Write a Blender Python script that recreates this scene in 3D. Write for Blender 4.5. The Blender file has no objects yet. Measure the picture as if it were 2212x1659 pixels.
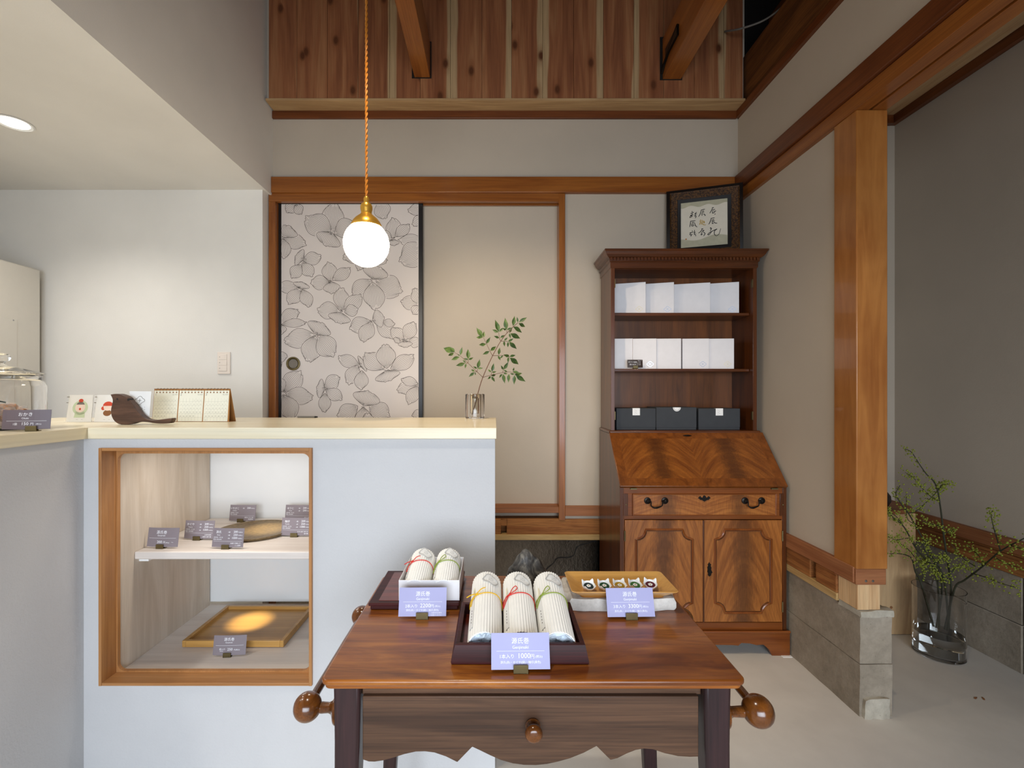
import bpy, bmesh, math, random
from math import pi, sin, cos, radians
from mathutils import Vector, Matrix, noise
random.seed(7)
SC = bpy.context.scene
COL = SC.collection

# ---------------------------------------------------------------- camera, world, light
# pixel frame 2212 x 1659, focal length 1007 px, vanishing point of the depth lines (1070, 847), eye height 1.25 m
F, VX, VY, EYE = 1007.0, 1070.0, 847.0, 1.25
cam = bpy.data.cameras.new('camera')
cam.sensor_width = 36.0
cam.sensor_fit = 'HORIZONTAL'
cam.lens = 36.0 * F / 2212.0
cam.shift_x = (1106.0 - VX) / 2212.0
cam.shift_y = (VY - 829.5) / 2212.0
cam.clip_start = 0.05
camo = bpy.data.objects.new('camera', cam)
COL.objects.link(camo)
camo.location = (0, 0, EYE)
camo.rotation_euler = (pi / 2, 0, 0)
SC.camera = camo

SC.cycles.max_bounces = 9
SC.cycles.glossy_bounces = 3
SC.view_settings.view_transform = 'Standard'
SC.view_settings.look = 'None'
SC.view_settings.gamma = 1.0
SC.view_settings.exposure = 0.0
SC.view_settings.use_curve_mapping = False

world = bpy.data.worlds.new('daylight')
SC.world = world
world.use_nodes = True
bgn = world.node_tree.nodes['Background']
bgn.inputs[0].default_value = (0.72, 0.84, 1.0, 1)
bgn.inputs[1].default_value = 0.4


def lamp(name, kind, loc, energy, color, target=None, **kw):
    d = bpy.data.lights.new(name, kind)
    d.energy = energy
    d.color = color
    for k, v in kw.items():
        setattr(d, k, v)
    o = bpy.data.objects.new(name, d)
    COL.objects.link(o)
    o.location = loc
    if target is not None:
        o.rotation_euler = (Vector(target) - Vector(loc)).to_track_quat('-Z', 'Y').to_euler()
    return o


WARM = (1.0, 0.80, 0.55)
NEUT = (1.0, 0.95, 0.88)
DAY = (0.80, 0.89, 1.0)
# daylight through the shop window behind the camera
lamp('window_daylight', 'AREA', (0.1, -2.40, 1.15), 66, DAY, (0.1, 1.2, 0.05), shape='RECTANGLE', size=3.2, size_y=1.6, spread=radians(105))
# ceiling spots of the shop
lamp('ceiling_spot_back', 'SPOT', (-0.40, 1.30, 2.92), 80, WARM, (0.30, 2.75, 0.50), spot_size=radians(66), spot_blend=0.9, shadow_soft_size=0.04)
lamp('ceiling_spot_table', 'SPOT', (-0.30, 0.6, 2.92), 66, (1.0, 0.93, 0.80), (0.0, 1.1, 0.7), spot_size=radians(46), spot_blend=0.9, shadow_soft_size=0.04)
lamp('ceiling_spot_bureau', 'SPOT', (0.7, 0.9, 2.92), 42, WARM, (1.05, 2.3, 0.7), spot_size=radians(50), spot_blend=0.9, shadow_soft_size=0.05)
# recessed downlights over the counter and kitchen
for i, (lx, ly) in enumerate(((-2.035, 1.97), (-1.75, 1.0), (-2.6, 1.1))):
    lamp('soffit_downlight', 'SPOT', (lx, ly, 2.375), 42, NEUT, (lx, ly, 0), spot_size=radians(140), spot_blend=1.0, shadow_soft_size=0.045)
# display niche: an added fill light, then the shelf and tray spots
lamp('niche_fill', 'AREA', (-0.95, 1.70, 1.055), 1.6, (1.0, 0.94, 0.86), (-0.95, 1.80, 0.2), shape='RECTANGLE', size=0.36, size_y=0.03)  # unseen fill, added to brighten the niche interior
lamp('niche_spot_upper', 'SPOT', (-0.93, 1.90, 1.045), 15.0, (1.0, 0.82, 0.48), (-0.95, 1.93, 0.67), spot_size=radians(34), spot_blend=1.0, shadow_soft_size=0.012)
lamp('niche_spot_lower', 'SPOT', (-1.00, 1.90, 0.62), 13.0, (1.0, 0.88, 0.56), (-1.02, 1.94, 0.28), spot_size=radians(36), spot_blend=1.0, shadow_soft_size=0.012)


# ---------------------------------------------------------------- helpers
def X(px, Y):
    return (px - VX) * Y / F


def Z(py, Y):
    return EYE - (py - VY) * Y / F


def P(px, py, Y):
    return Vector((X(px, Y), Y, Z(py, Y)))


def on(px, py, z):
    y = (EYE - z) * F / (py - VY)
    return X(px, y), y


def C(h, a=1.0):
    h = h.lstrip('#')
    out = []
    for i in (0, 2, 4):
        c = int(h[i:i + 2], 16) / 255
        out.append(c / 12.92 if c <= 0.04045 else ((c + 0.055) / 1.055) ** 2.4)
    return (*out, a)


def tag(o, label=None, cat=None, group=None, kind=None):
    if label: o['label'] = label
    if cat: o['category'] = cat
    if group: o['group'] = group
    if kind: o['kind'] = kind
    return o


def thing(name, label, cat, loc=(0, 0, 0), rot=0.0, group=None):
    o = bpy.data.objects.new(name, None)
    o.empty_display_size = 0.05
    COL.objects.link(o)
    o.location = loc
    o.rotation_euler = rot if isinstance(rot, (tuple, list)) else (0, 0, rot)
    return tag(o, label, cat, group)


def setting(name, label=None, loc=(0, 0, 0)):
    o = thing(name, label, None, loc)
    o['kind'] = 'structure'
    return o


def wmat(o):
    m = Matrix.LocRotScale(o.location, o.rotation_euler, o.scale)
    return wmat(o.parent) @ m if o.parent else m


class MB:
    """collects shapes; build() links them as one mesh object"""

    def __init__(s):
        s.v, s.f, s.m = [], [], []

    def add(s, vs, fs, mi=0):
        b = len(s.v)
        s.v += [Vector(v) for v in vs]
        s.f += [tuple(i + b for i in f) for f in fs]
        s.m += [mi] * len(fs)
        return s

    def box(s, x0, x1, y0, y1, z0, z1):
        return s.add([(x0, y0, z0), (x1, y0, z0), (x1, y1, z0), (x0, y1, z0), (x0, y0, z1), (x1, y0, z1), (x1, y1, z1), (x0, y1, z1)],
                     [(0, 3, 2, 1), (4, 5, 6, 7), (0, 1, 5, 4), (1, 2, 6, 5), (2, 3, 7, 6), (3, 0, 4, 7)])

    def hexa(s, p):
        return s.add(p, [(0, 3, 2, 1), (4, 5, 6, 7), (0, 1, 5, 4), (1, 2, 6, 5), (2, 3, 7, 6), (3, 0, 4, 7)])

    def prism(s, pts, axis, a, b):
        """extrude a 2-D outline along an axis; pts are (x,z) for 'y', (x,y) for 'z', (y,z) for 'x'"""
        n = len(pts)
        def w(p, t):
            return (p[0], t, p[1]) if axis == 'y' else ((p[0], p[1], t) if axis == 'z' else (t, p[0], p[1]))
        vs = [w(p, a) for p in pts] + [w(p, b) for p in pts]
        fs = [tuple(range(n)), tuple(range(2 * n - 1, n - 1, -1))]
        fs += [(i, i + n, (i + 1) % n + n, (i + 1) % n) for i in range(n)]
        return s.add(vs, fs)

    def ring(s, outer, inner, axis, a, b):
        """frame between two outlines with the same number of points"""
        n = len(outer)
        def w(p, t):
            return (p[0], t, p[1]) if axis == 'y' else ((p[0], p[1], t) if axis == 'z' else (t, p[0], p[1]))
        vs = [w(p, a) for p in outer] + [w(p, a) for p in inner] + [w(p, b) for p in outer] + [w(p, b) for p in inner]
        fs = []
        for i in range(n):
            j = (i + 1) % n
            fs += [(i, j, n + j, n + i), (2 * n + j, 2 * n + i, 3 * n + i, 3 * n + j), (j, i, 2 * n + i, 2 * n + j), (n + i, n + j, 3 * n + j, 3 * n + i)]
        return s.add(vs, fs)

    def tube(s, pts, r, n=8, closed=False, caps=True):
        pts = [Vector(p) for p in pts]
        k = len(pts)
        rs = r if isinstance(r, (list, tuple)) else [r] * k
        vs, up = [], None
        for i, p in enumerate(pts):
            a = pts[(i - 1) % k] if (i or closed) else p
            b = pts[(i + 1) % k] if (i < k - 1 or closed) else p
            t = (b - a)
            t = t.normalized() if t.length > 1e-9 else Vector((0, 0, 1))
            if up is None:
                up = t.orthogonal().normalized()
            up = (up - t * up.dot(t))
            up = up.normalized() if up.length > 1e-6 else t.orthogonal().normalized()
            sd = t.cross(up)
            for j in range(n):
                q = 2 * pi * j / n
                vs.append(p + (up * cos(q) + sd * sin(q)) * rs[i])
        fs = []
        for i in range(k if closed else k - 1):
            i2 = (i + 1) % k
            for j in range(n):
                j2 = (j + 1) % n
                fs.append((i * n + j, i * n + j2, i2 * n + j2, i2 * n + j))
        if caps and not closed:
            fs += [tuple(range(n - 1, -1, -1)), tuple((k - 1) * n + j for j in range(n))]
        return s.add(vs, fs)

    def lathe(s, prof, n=24, c=(0, 0, 0), axis='z', fn=None):
        """profile of (radius, height) turned round an axis through c"""
        c = Vector(c)
        vs, fs = [], []
        for (r, h) in prof:
            for j in range(n):
                q = 2 * pi * j / n
                rr = r if fn is None else r * fn(q, h)
                a, b = rr * cos(q), rr * sin(q)
                d = {'z': (a, b, h), 'y': (a, -h, b), '-y': (a, h, -b), 'x': (h, a, b), '-x': (-h, -a, b)}[axis]
                vs.append(c + Vector(d))
        m = len(prof)
        for i in range(m - 1):
            for j in range(n):
                j2 = (j + 1) % n
                fs.append((i * n + j, i * n + j2, (i + 1) * n + j2, (i + 1) * n + j))
        if prof[0][0] > 1e-6: fs.append(tuple(range(n - 1, -1, -1)))
        if prof[-1][0] > 1e-6: fs.append(tuple((m - 1) * n + j for j in range(n)))
        return s.add(vs, fs)

    def grid(s, rows, closed=False):
        k, n = len(rows), len(rows[0])
        vs = [p for r in rows for p in r]
        fs = []
        for i in range(k - 1):
            for j in range(n if closed else n - 1):
                j2 = (j + 1) % n
                fs.append((i * n + j, i * n + j2, (i + 1) * n + j2, (i + 1) * n + j))
        return s.add(vs, fs)

    def xf(s, m):
        s.v = [m @ v for v in s.v]
        return s

    def build(s, name, mat, parent=None, bevel=0.0, smooth=False, local=False, origin=None, seg=2, fixn=True):
        me = bpy.data.meshes.new(name)
        vs = s.v
        if parent is not None and not local:
            inv = wmat(parent).inverted()
            vs = [inv @ v for v in vs]
        if origin is not None:
            o3 = Vector(origin)
            vs = [v - o3 for v in vs]
        me.from_pydata([tuple(v) for v in vs], [], s.f)
        if fixn:
            bm = bmesh.new()
            bm.from_mesh(me)
            bmesh.ops.remove_doubles(bm, verts=bm.verts, dist=1e-6)
            bmesh.ops.recalc_face_normals(bm, faces=bm.faces)
            bm.to_mesh(me)
            bm.free()
        elif len(s.m) == len(me.polygons):
            for p, mi in zip(me.polygons, s.m): p.material_index = mi
        for mm in (mat if isinstance(mat, (list, tuple)) else [mat]):
            me.materials.append(mm)
        if smooth:
            me.shade_smooth()
            me.set_sharp_from_angle(angle=radians(38))
        o = bpy.data.objects.new(name, me)
        COL.objects.link(o)
        if parent is not None:
            o.parent = parent
        if origin is not None:
            o.location = origin
        if bevel:
            b = o.modifiers.new('bevel', 'BEVEL')
            b.width = bevel
            b.segments = seg
            b.limit_method = 'ANGLE'
            b.angle_limit = radians(35)
            me.shade_smooth()
            me.set_sharp_from_angle(angle=radians(38))
            b.harden_normals = False
        return o


def struct(name, mb, mat, label=None, bevel=0.0, parent=None):
    o = mb.build(name, mat, parent, bevel=bevel)
    if parent is None:
        o['kind'] = 'structure'
    if label: o['label'] = label
    return o


def solo(name, mb, mat, label, cat, origin, group=None, **kw):
    return tag(mb.build(name, mat, None, origin=origin, **kw), label, cat, group)


def dup(o, parent=None):
    c = o.copy()
    COL.objects.link(c)
    c.parent = parent
    for ch in [q for q in o.children]:
        dup(ch, c)
    return c


def rrect(x0, x1, z0, z1, r, n=6):
    pts = []
    for cx, cz, a in ((x1 - r, z1 - r, 0), (x0 + r, z1 - r, pi / 2), (x0 + r, z0 + r, pi), (x1 - r, z0 + r, 1.5 * pi)):
        for i in range(n + 1):
            q = a + (pi / 2) * i / n
            pts.append((cx + r * cos(q), cz + r * sin(q)))
    return pts


_tc = {}
def txt(body, size, align='CENTER'):
    """flat outline of a line of writing: 2-D points and faces"""
    key = (body, align)
    if key not in _tc:
        c = bpy.data.curves.new('writing', 'FONT')
        c.body = body
        c.size = 1.0
        c.align_x = align
        c.resolution_u = 2
        o = bpy.data.objects.new('writing', c)
        COL.objects.link(o)
        m = o.to_mesh()
        _tc[key] = ([(v.co.x, v.co.y) for v in m.vertices], [tuple(p.vertices) for p in m.polygons])
        o.to_mesh_clear()
        bpy.data.objects.remove(o)
        bpy.data.curves.remove(c)
    vs, fs = _tc[key]
    return [(x * size, y * size) for x, y in vs], fs


def stroke2d(pts, w, taper=True):
    """brush stroke as a flat ribbon in 2-D"""
    q = []
    n = len(pts)
    for i in range(n):
        a, b = Vector(pts[max(i - 1, 0)]), Vector(pts[min(i + 1, n - 1)])
        t = (b - a)
        t = t.normalized() if t.length > 1e-9 else Vector((1, 0))
        ww = w[i] if isinstance(w, (list, tuple)) else w * ((0.55 + 0.45 * sin(pi * (i + 0.6) / (n + 0.2))) if taper else 1)
        nrm = Vector((-t.y, t.x)) * ww * 0.5
        p = Vector(pts[i])
        q += [p + nrm, p - nrm]
    return [tuple(v) for v in q], [(2 * i, 2 * i + 1, 2 * i + 3, 2 * i + 2) for i in range(n - 1)]


def smooth_path(pts, k=4):
    """Catmull-Rom through 2-D or 3-D points"""
    pts = [Vector(p) for p in pts]
    out = []
    for i in range(len(pts) - 1):
        p0, p1, p2, p3 = pts[max(i - 1, 0)], pts[i], pts[i + 1], pts[min(i + 2, len(pts) - 1)]
        for j in range(k):
            t = j / k
            out.append(0.5 * ((2 * p1) + (p2 - p0) * t + (2 * p0 - 5 * p1 + 4 * p2 - p3) * t * t + (3 * p1 - p0 - 3 * p2 + p3) * t ** 3))
    out.append(pts[-1])
    return out


def logo2d(r, w):
    """four-lobed outline with a plus inside"""
    V, Fc = [], []
    pts = []
    for i in range(49):
        q = 2 * pi * i / 48
        pts.append((r * 1.12 * cos(q) * (1 + 0.16 * cos(4 * q)), r * 0.92 * sin(q) * (1 + 0.16 * cos(4 * q))))
    for st, ww in ((pts, w), ([(-r * .45, 0), (r * .45, 0)], w), ([(0, -r * .45), (0, r * .45)], w)):
        v, f = stroke2d(st, ww, False)
        b = len(V)
        V += v
        Fc += [tuple(i + b for i in q) for q in f]
    return V, Fc


# ---------------------------------------------------------------- materials
class N:
    """small node-tree helper"""

    def __init__(s, name):
        s.mat = bpy.data.materials.new(name)
        s.mat.use_nodes = True
        s.t = s.mat.node_tree
        s.b = s.t.nodes['Principled BSDF']

    def n(s, typ, ins=None, **kw):
        x = s.t.nodes.new('ShaderNode' + typ)
        for k, v in kw.items():
            setattr(x, k, v)
        for k, v in (ins or {}).items():
            s.set(x.inputs[k], v)
        return x

    def set(s, sock, v):
        if hasattr(v, 'is_output') or isinstance(v, bpy.types.NodeSocket):
            s.t.links.new(v, sock)
        else:
            sock.default_value = v

    def math(s, op, a, b=0.0, c=0.0):
        x = s.n('Math', {0: a, 1: b, 2: c}, operation=op)
        return x.outputs[0]

    def ramp(s, fac, stops, interp='LINEAR'):
        x = s.n('ValToRGB', {0: fac})
        x.color_ramp.interpolation = interp
        e = x.color_ramp.elements
        while len(e) < len(stops): e.new(0.5)
        for el, (p, c) in zip(e, stops):
            el.position = p
            el.color = c if len(c) == 4 else (*c, 1)
        return x.outputs[0]

    def mix(s, fac, a, b, mode='MIX'):
        x = s.n('Mix', data_type='RGBA', blend_type=mode)
        s.set(x.inputs[0], fac)
        s.set(x.inputs[6], a)
        s.set(x.inputs[7], b)
        return x.outputs[2]

    def noise(s, vec, scale, detail=4, rough=0.55, dist=0.0):
        x = s.n('TexNoise', {'Scale': scale, 'Detail': detail, 'Roughness': rough, 'Distortion': dist})
        if vec is not None: s.set(x.inputs['Vector'], vec)
        return x.outputs[0]

    def obj(s, scale=(1, 1, 1), shift=True):
        tc = s.n('TexCoord').outputs['Object']
        mp = s.n('Mapping', {'Scale': scale})
        s.set(mp.inputs[0], tc)
        if not shift:
            return mp.outputs[0]
        r = s.n('ObjectInfo').outputs['Random']
        k = s.math('MULTIPLY', r, 37.0)
        ad = s.n('VectorMath', operation='ADD')
        s.set(ad.inputs[0], mp.outputs[0])
        cb = s.n('CombineXYZ', {0: k, 1: s.math('MULTIPLY', r, 91.0), 2: s.math('MULTIPLY', r, 53.0)})
        s.set(ad.inputs[1], cb.outputs[0])
        return ad.outputs[0]

    def bump(s, h, strength=0.2, dist=0.002):
        x = s.n('Bump', {'Strength': strength, 'Distance': dist, 'Height': h})
        s.set(s.b.inputs['Normal'], x.outputs[0])

    def out(s, col=None, rough=0.5, metal=0.0, **kw):
        if col is not None: s.set(s.b.inputs['Base Color'], col)
        s.set(s.b.inputs['Roughness'], rough)
        s.b.inputs['Metallic'].default_value = metal
        for k, v in kw.items():
            s.set(s.b.inputs[k.replace('_', ' ')], v)
        return s.mat


def plain(name, col, rough=0.5, metal=0.0, var=0.06, scale=30, **kw):
    n = N(name)
    f = n.noise(n.obj(), scale, 3)
    c = C(col) if isinstance(col, str) else col
    lo = tuple(x * (1 - var) for x in c[:3]) + (1,)
    hi = tuple(min(1, x * (1 + var)) for x in c[:3]) + (1,)
    return n.out(n.ramp(f, [(0.3, lo), (0.7, hi)]), rough, metal, **kw)


def plaster(name, col, bump=0.25, scale=160):
    n = N(name)
    v = n.obj(shift=False)
    big = n.noise(v, 1.7, 4)
    fine = n.noise(v, scale, 4, 0.7)
    c = C(col)
    colr = n.ramp(big, [(0.3, tuple(x * 0.94 for x in c[:3])), (0.7, tuple(min(1, x * 1.04) for x in c[:3]))])
    n.bump(fine, bump, 0.002)
    return n.out(colr, 0.9, Specular_IOR_Level=0.2)


def wood(name, lo, hi, axis='x', scale=9, stretch=12, rough=0.4, fine=0.35, coat=0.0, mid=None, dist=0.8, contrast=(0.32, 0.7), bump=0.08, spec=0.4):
    n = N(name)
    sc = {'x': (1, stretch, stretch), 'y': (stretch, 1, stretch), 'z': (stretch, stretch, 1)}[axis]
    v = n.obj(sc)
    g = n.noise(v, scale / stretch * 2.2, 5, 0.6, dist)
    v2 = n.obj(tuple(x * (6 if x > 1 else 1.4) for x in sc))
    p = n.noise(v2, scale / stretch * 4, 3, 0.6)
    stops = [(contrast[0], C(lo)), (contrast[1], C(hi))]
    if mid: stops.insert(1, (sum(contrast) / 2, C(mid)))
    base = n.ramp(g, stops)
    dk = n.ramp(p, [(0.35, (1 - fine,) * 3), (0.6, (1, 1, 1))])
    col = n.mix(1.0, base, dk, 'MULTIPLY')
    if bump: n.bump(p, bump, 0.001)
    n.b.inputs['Specular IOR Level'].default_value = spec
    if coat:
        n.b.inputs['Coat Weight'].default_value = coat
        n.b.inputs['Coat Roughness'].default_value = 0.12
    return n.out(col, rough)


def flame(name, lo, hi, dark, halves=1, rough=0.3, k=0.9, coat=0.3, axis='z'):
    """feathered mahogany veneer: arcs falling away from a dark centre streak"""
    n = N(name)
    sx = n.n('SeparateXYZ', {0: n.n('TexCoord').outputs['Generated']})
    gx, gv = sx.outputs[0], sx.outputs[2]
    gx = n.math('FRACT', n.math('MULTIPLY', gx, float(halves) * 0.999))
    wob = n.noise(n.obj(), 5, 3)
    u = n.math('ABSOLUTE', n.math('ADD', n.math('SUBTRACT', gx, 0.5), n.math('MULTIPLY', n.math('SUBTRACT', wob, 0.5), 0.10)))
    f = n.math('ADD', n.math('MULTIPLY', gv, 1.0), n.math('MULTIPLY', n.math('POWER', u, 1.8), k * 3.6))
    cv = n.n('CombineXYZ', {0: n.math('MULTIPLY', f, 5.0), 1: n.math('MULTIPLY', u, 1.6), 2: n.math('MULTIPLY', n.n('ObjectInfo').outputs['Random'], 20.0)}).outputs[0]
    g = n.noise(cv, 2.0, 5, 0.55, 0.25)
    base = n.ramp(g, [(0.3, C(lo)), (0.68, C(hi))])
    nz = n.noise(n.obj((18, 18, 5)), 4, 5, 0.7)
    st = n.math('ADD', u, n.math('MULTIPLY', n.math('SUBTRACT', nz, 0.5), 0.22))
    streak = n.ramp(st, [(0.02, (0.7, 0.7, 0.7)), (0.20, (0, 0, 0))], 'EASE')
    col = n.mix(streak, base, C(dark))
    fi = n.noise(n.obj((90, 90, 8)), 3, 3)
    col = n.mix(1.0, col, n.ramp(fi, [(0.35, (0.78, 0.78, 0.78)), (0.6, (1, 1, 1))]), 'MULTIPLY')
    n.b.inputs['Coat Weight'].default_value = coat
    n.b.inputs['Coat Roughness'].default_value = 0.15
    return n.out(col, rough)


def concrete(name, lo, hi, rough=0.9, scale=3.0, bump=0.5, spots=True):
    n = N(name)
    v = n.obj(shift=False)
    a = n.noise(v, scale, 6, 0.65)
    b = n.noise(v, 45, 5, 0.7) if bump else n.noise(v, 6, 4, 0.6)
    base = n.ramp(a, [(0.32, C(lo)), (0.7, C(hi))])
    col = n.mix(1.0, base, n.ramp(b, [(0.3, (0.8, 0.8, 0.8) if bump else (0.93, 0.93, 0.93)), (0.65, (1, 1, 1))]), 'MULTIPLY')
    if spots:
        vo = n.n('TexVoronoi', {'Scale': 40.0})
        n.set(vo.inputs['Vector'], v)
        sp = n.ramp(vo.outputs['Distance'], [(0.05, (0.55, 0.55, 0.55)), (0.12, (1, 1, 1))])
        col = n.mix(0.6, col, n.mix(1.0, col, sp, 'MULTIPLY'))
    n.bump(b, bump, 0.003)
    return n.out(col, rough, Specular_IOR_Level=0.25)


M = {}
M['white_wall'] = plaster('white_plaster', '#e9e6e0', 0.2)
M['beige_wall'] = plaster('beige_plaster', '#bcaf9e', 0.2)
M['counter_wall'] = plaster('grey_white_plaster', '#cbcaca', 0.5, 120)
M['floor'] = concrete('mortar_floor', '#cdc7be', '#d9d4cb', 0.7, 1.2, 0.0, False)
M['concrete'] = concrete('old_concrete', '#857a6a', '#aa9e8d', 0.92, 4.0, 0.7)
M['mortar'] = concrete('pale_mortar', '#a09888', '#bcb4a4', 0.92, 8.0, 0.7)
M['crack_shade_black'] = plain('crack_and_shade_black', '#120d09', 0.9)  # near-black for the crack and for shade painted into gaps
M['honey'] = {a: wood('honey_trim_' + a, '#82471a', '#a4642a', a, 8, 14, 0.32, 0.2, 0.25) for a in 'xyz'}
M['post'] = None
M['darktrim'] = {a: wood('dark_trim_' + a, '#5c2d12', '#7c4420', a, 8, 14, 0.4, 0.25, 0.1) for a in 'xyz'}
M['rough_beam'] = wood('rough_old_beam', '#4a2a12', '#7a4a22', 'y', 9, 10, 0.7, 0.4, 0, spec=0.2)
M['sill_beam'] = {a: wood('worn_sill_' + a, '#85502a', '#b07844', a, 10, 8, 0.7, 0.4, 0, bump=0.3, spec=0.2) for a in 'xy'}
M['pale_strip'] = {a: wood('pale_strip_' + a, '#a58352', '#c5a673', a, 10, 8, 0.75, 0.2, 0, spec=0.2) for a in 'xy'}
M['newpine'] = {a: wood('new_cedar_' + a, '#c0966a', '#d9b78b', a, 9, 10, 0.6, 0.2, 0, spec=0.2) for a in 'xyz'}
M['base_wood'] = {a: wood('baseboard_wood_' + a, '#875334', '#a36c47', a, 9, 12, 0.55, 0.2, 0, spec=0.25) for a in 'xy'}
M['ledge'] = wood('pale_cedar_ledge', '#a8835a', '#c9a678', 'x', 5, 9, 0.6, 0.12, 0, dist=2.2, spec=0.25)
M['worktop'] = wood('pine_worktop', '#e2d2ae', '#f0e6cb', 'x', 6, 16, 0.32, 0.08, 0.15)
M['worktop_y'] = wood('pine_worktop_return', '#e2d2ae', '#f0e6cb', 'y', 6, 16, 0.32, 0.08, 0.15)
M['whitewash'] = {a: wood('whitewashed_wood_' + a, '#c3b3a0', '#d8cbbb', a, 7, 9, 0.6, 0.06, 0, spec=0.25) for a in 'xyz'}
M['whiteshelf'] = wood('white_shelf_wood', '#d6ccc3', '#e6ded6', 'x', 7, 12, 0.5, 0.06, 0)
M['nicheframe'] = {a: wood('niche_frame_wood_' + a, '#a36d3c', '#c08a55', a, 8, 12, 0.4, 0.15, 0.1) for a in 'xz'}
M['backpanel'] = plaster('white_back_panel', '#dcdcda', 0.05)
M['bamboo'] = wood('bamboo_tray_wood', '#b08242', '#c99a55', 'x', 9, 18, 0.35, 0.15, 0.2)
M['mahog'] = {a: wood('mahogany_' + a, '#42200c', '#683614', a, 9, 14, 0.3, 0.3, 0.3) for a in 'xyz'}
M['mahog_in'] = wood('mahogany_inside', '#58300f', '#7e471b', 'z', 8, 10, 0.4, 0.25, 0.1)
M['mahog_lt'] = {a: wood('mahogany_front_' + a, '#6b3512', '#8a4c1e', a, 9, 14, 0.3, 0.25, 0.3) for a in 'xz'}
M['flame_door'] = flame('flame_mahogany_door', '#7d461c', '#a8682f', '#4a2a14')
M['flame_drawer'] = flame('flame_mahogany_drawer', '#84491d', '#ad6c31', '#5a3417', 2, k=0.4)
M['flame_fall'] = flame('flame_mahogany_fall', '#66330f', '#93561f', '#3a1b0a', 2, k=0.6)
M['band'] = wood('cross_banding', '#5f300e', '#84491a', 'z', 14, 6, 0.3, 0.2, 0.3)
M['tabletop'] = wood('antique_tabletop', '#6a340f', '#b06c26', 'x', 7, 6, 0.3, 0.22, 0.25, mid='#8f4f18', dist=1.6)
M['tabledrawer'] = wood('worn_walnut_drawer', '#422a1a', '#6b4b34', 'x', 11, 16, 0.45, 0.35, 0.1)
M['tableleg'] = wood('dark_table_leg', '#241417', '#3d2222', 'z', 9, 10, 0.4, 0.3, 0.2)
M['ball'] = wood('turned_ball_wood', '#44240d', '#80491a', 'y', 12, 5, 0.22, 0.2, 0.5)
M['redlac'] = wood('red_brown_board', '#4d180c', '#7c2c16', 'x', 10, 9, 0.3, 0.25, 0.3)
M['darklac'] = wood('dark_lacquer_tray', '#2e0d0d', '#4c1a19', 'x', 14, 20, 0.5, 0.4, 0.0, spec=0.25)
M['beech'] = wood('beech_tray', '#c98f45', '#dda95e', 'x', 8, 10, 0.35, 0.1, 0.15)
M['walnut'] = wood('walnut_bird_wood', '#4b362c', '#765745', 'x', 12, 9, 0.45, 0.3, 0, dist=1.4)
M['plywood'] = wood('pale_plywood', '#b49169', '#cbaa80', 'z', 6, 6, 0.6, 0.1, 0, dist=2.0, spec=0.25)
M['slab'] = concrete('white_stone', '#b9b2a9', '#e2ddd5', 0.85, 14, 0.6, False)
M['brass'] = plain('polished_brass', '#e2b04a', 0.3, 0.75, 0.04)
M['oldbrass'] = plain('aged_brass_clip', '#6f6344', 0.45, 0.8, 0.1)
M['iron'] = plain('dark_bronze', '#26221f', 0.38, 0.8, 0.2)
M['chrome'] = plain('steel', '#b8b8b6', 0.25, 1.0)
M['black'] = plain('black_lacquer', '#15110f', 0.38, 0, 0.1)
M['blackpaper'] = plain('charcoal_paper', '#33363a', 0.75)
M['paper'] = plain('white_paper', '#eeeeec', 0.7, 0, 0.02)
M['boxwhite'] = plain('white_card_box', '#e6e3e4', 0.55, 0, 0.02)
M['silver_print'] = plain('silver_print', '#c9d2e6', 0.25, 0.3, 0.02)
M['glare_card'] = plain('glare_tinted_card', '#9d9cc4', 0.5, 0, 0.02)  # blue daylight glare put into the card colour
M['mauve'] = plain('mauve_grey_card', '#82787d', 0.55, 0, 0.02)
M['brownc'] = plain('dark_brown_card', '#33251f', 0.5, 0, 0.02)
M['plum'] = plain('plum_grey_card', '#6b5f66', 0.5, 0, 0.02)
M['white_print'] = plain('white_print', '#f2f2f6', 0.6, 0, 0.01)
M['ink'] = plain('black_ink', '#1d1714', 0.6)
M['goldink'] = plain('gold_ink', '#b8963e', 0.5)
M['greyink'] = plain('grey_ink', '#77706a', 0.7)
M['paleink'] = plain('pale_ink', '#96938a', 0.7)
M['flowerink'] = plain('brown_line_print', '#4c4138', 0.8)
M['fusuma'] = plaster('flower_paper', '#d9cfc8', 0.05)
M['cord'] = plain('amber_cord', '#c57a22', 0.6, 0, 0.25, 300)
M['corr'] = plain('cream_corrugated_paper', '#faf9f5', 0.8, 0, 0.02)
M['tissue'] = plain('crumpled_tissue', '#dbe5ee', 0.6, 0, 0.05)
M['yellow'] = plain('yellow_cord', '#e2b100', 0.6)
M['red'] = plain('red_cord', '#cf2a1e', 0.6)
M['green'] = plain('green_cord', '#86982f', 0.6)
M['slip'] = plain('cream_slip', '#e9e2c9', 0.7)
M['porcelain'] = plain('white_porcelain', '#f1f1f0', 0.12, 0, 0.01)
M['leaf'] = None
M['stem'] = plain('reddish_stem', '#6b4632', 0.6)
M['twig'] = plain('dark_green_twig', '#2b2a16', 0.7)
M['bud'] = plain('yellow_green_bud', '#7f8628', 0.6, 0, 0.2, 60)
M['plate'] = plain('bronze_glaze', '#7d6a4c', 0.4, 0.35, 0.25, 90)
M['fridge'] = plain('fridge_enamel', '#cfcac0', 0.35, 0, 0.01)
M['switch'] = plain('switch_plastic', '#eadfd4', 0.4, 0, 0.01)
M['calpaper'] = plain('calendar_paper', '#eeecdb', 0.75, 0, 0.01)
M['kraft'] = plain('kraft_board', '#a9743a', 0.75)
M['redcap'] = plain('red_print', '#d2492e', 0.7)
M['skin'] = plain('pale_pink_print', '#f3ddd0', 0.7)
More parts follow.
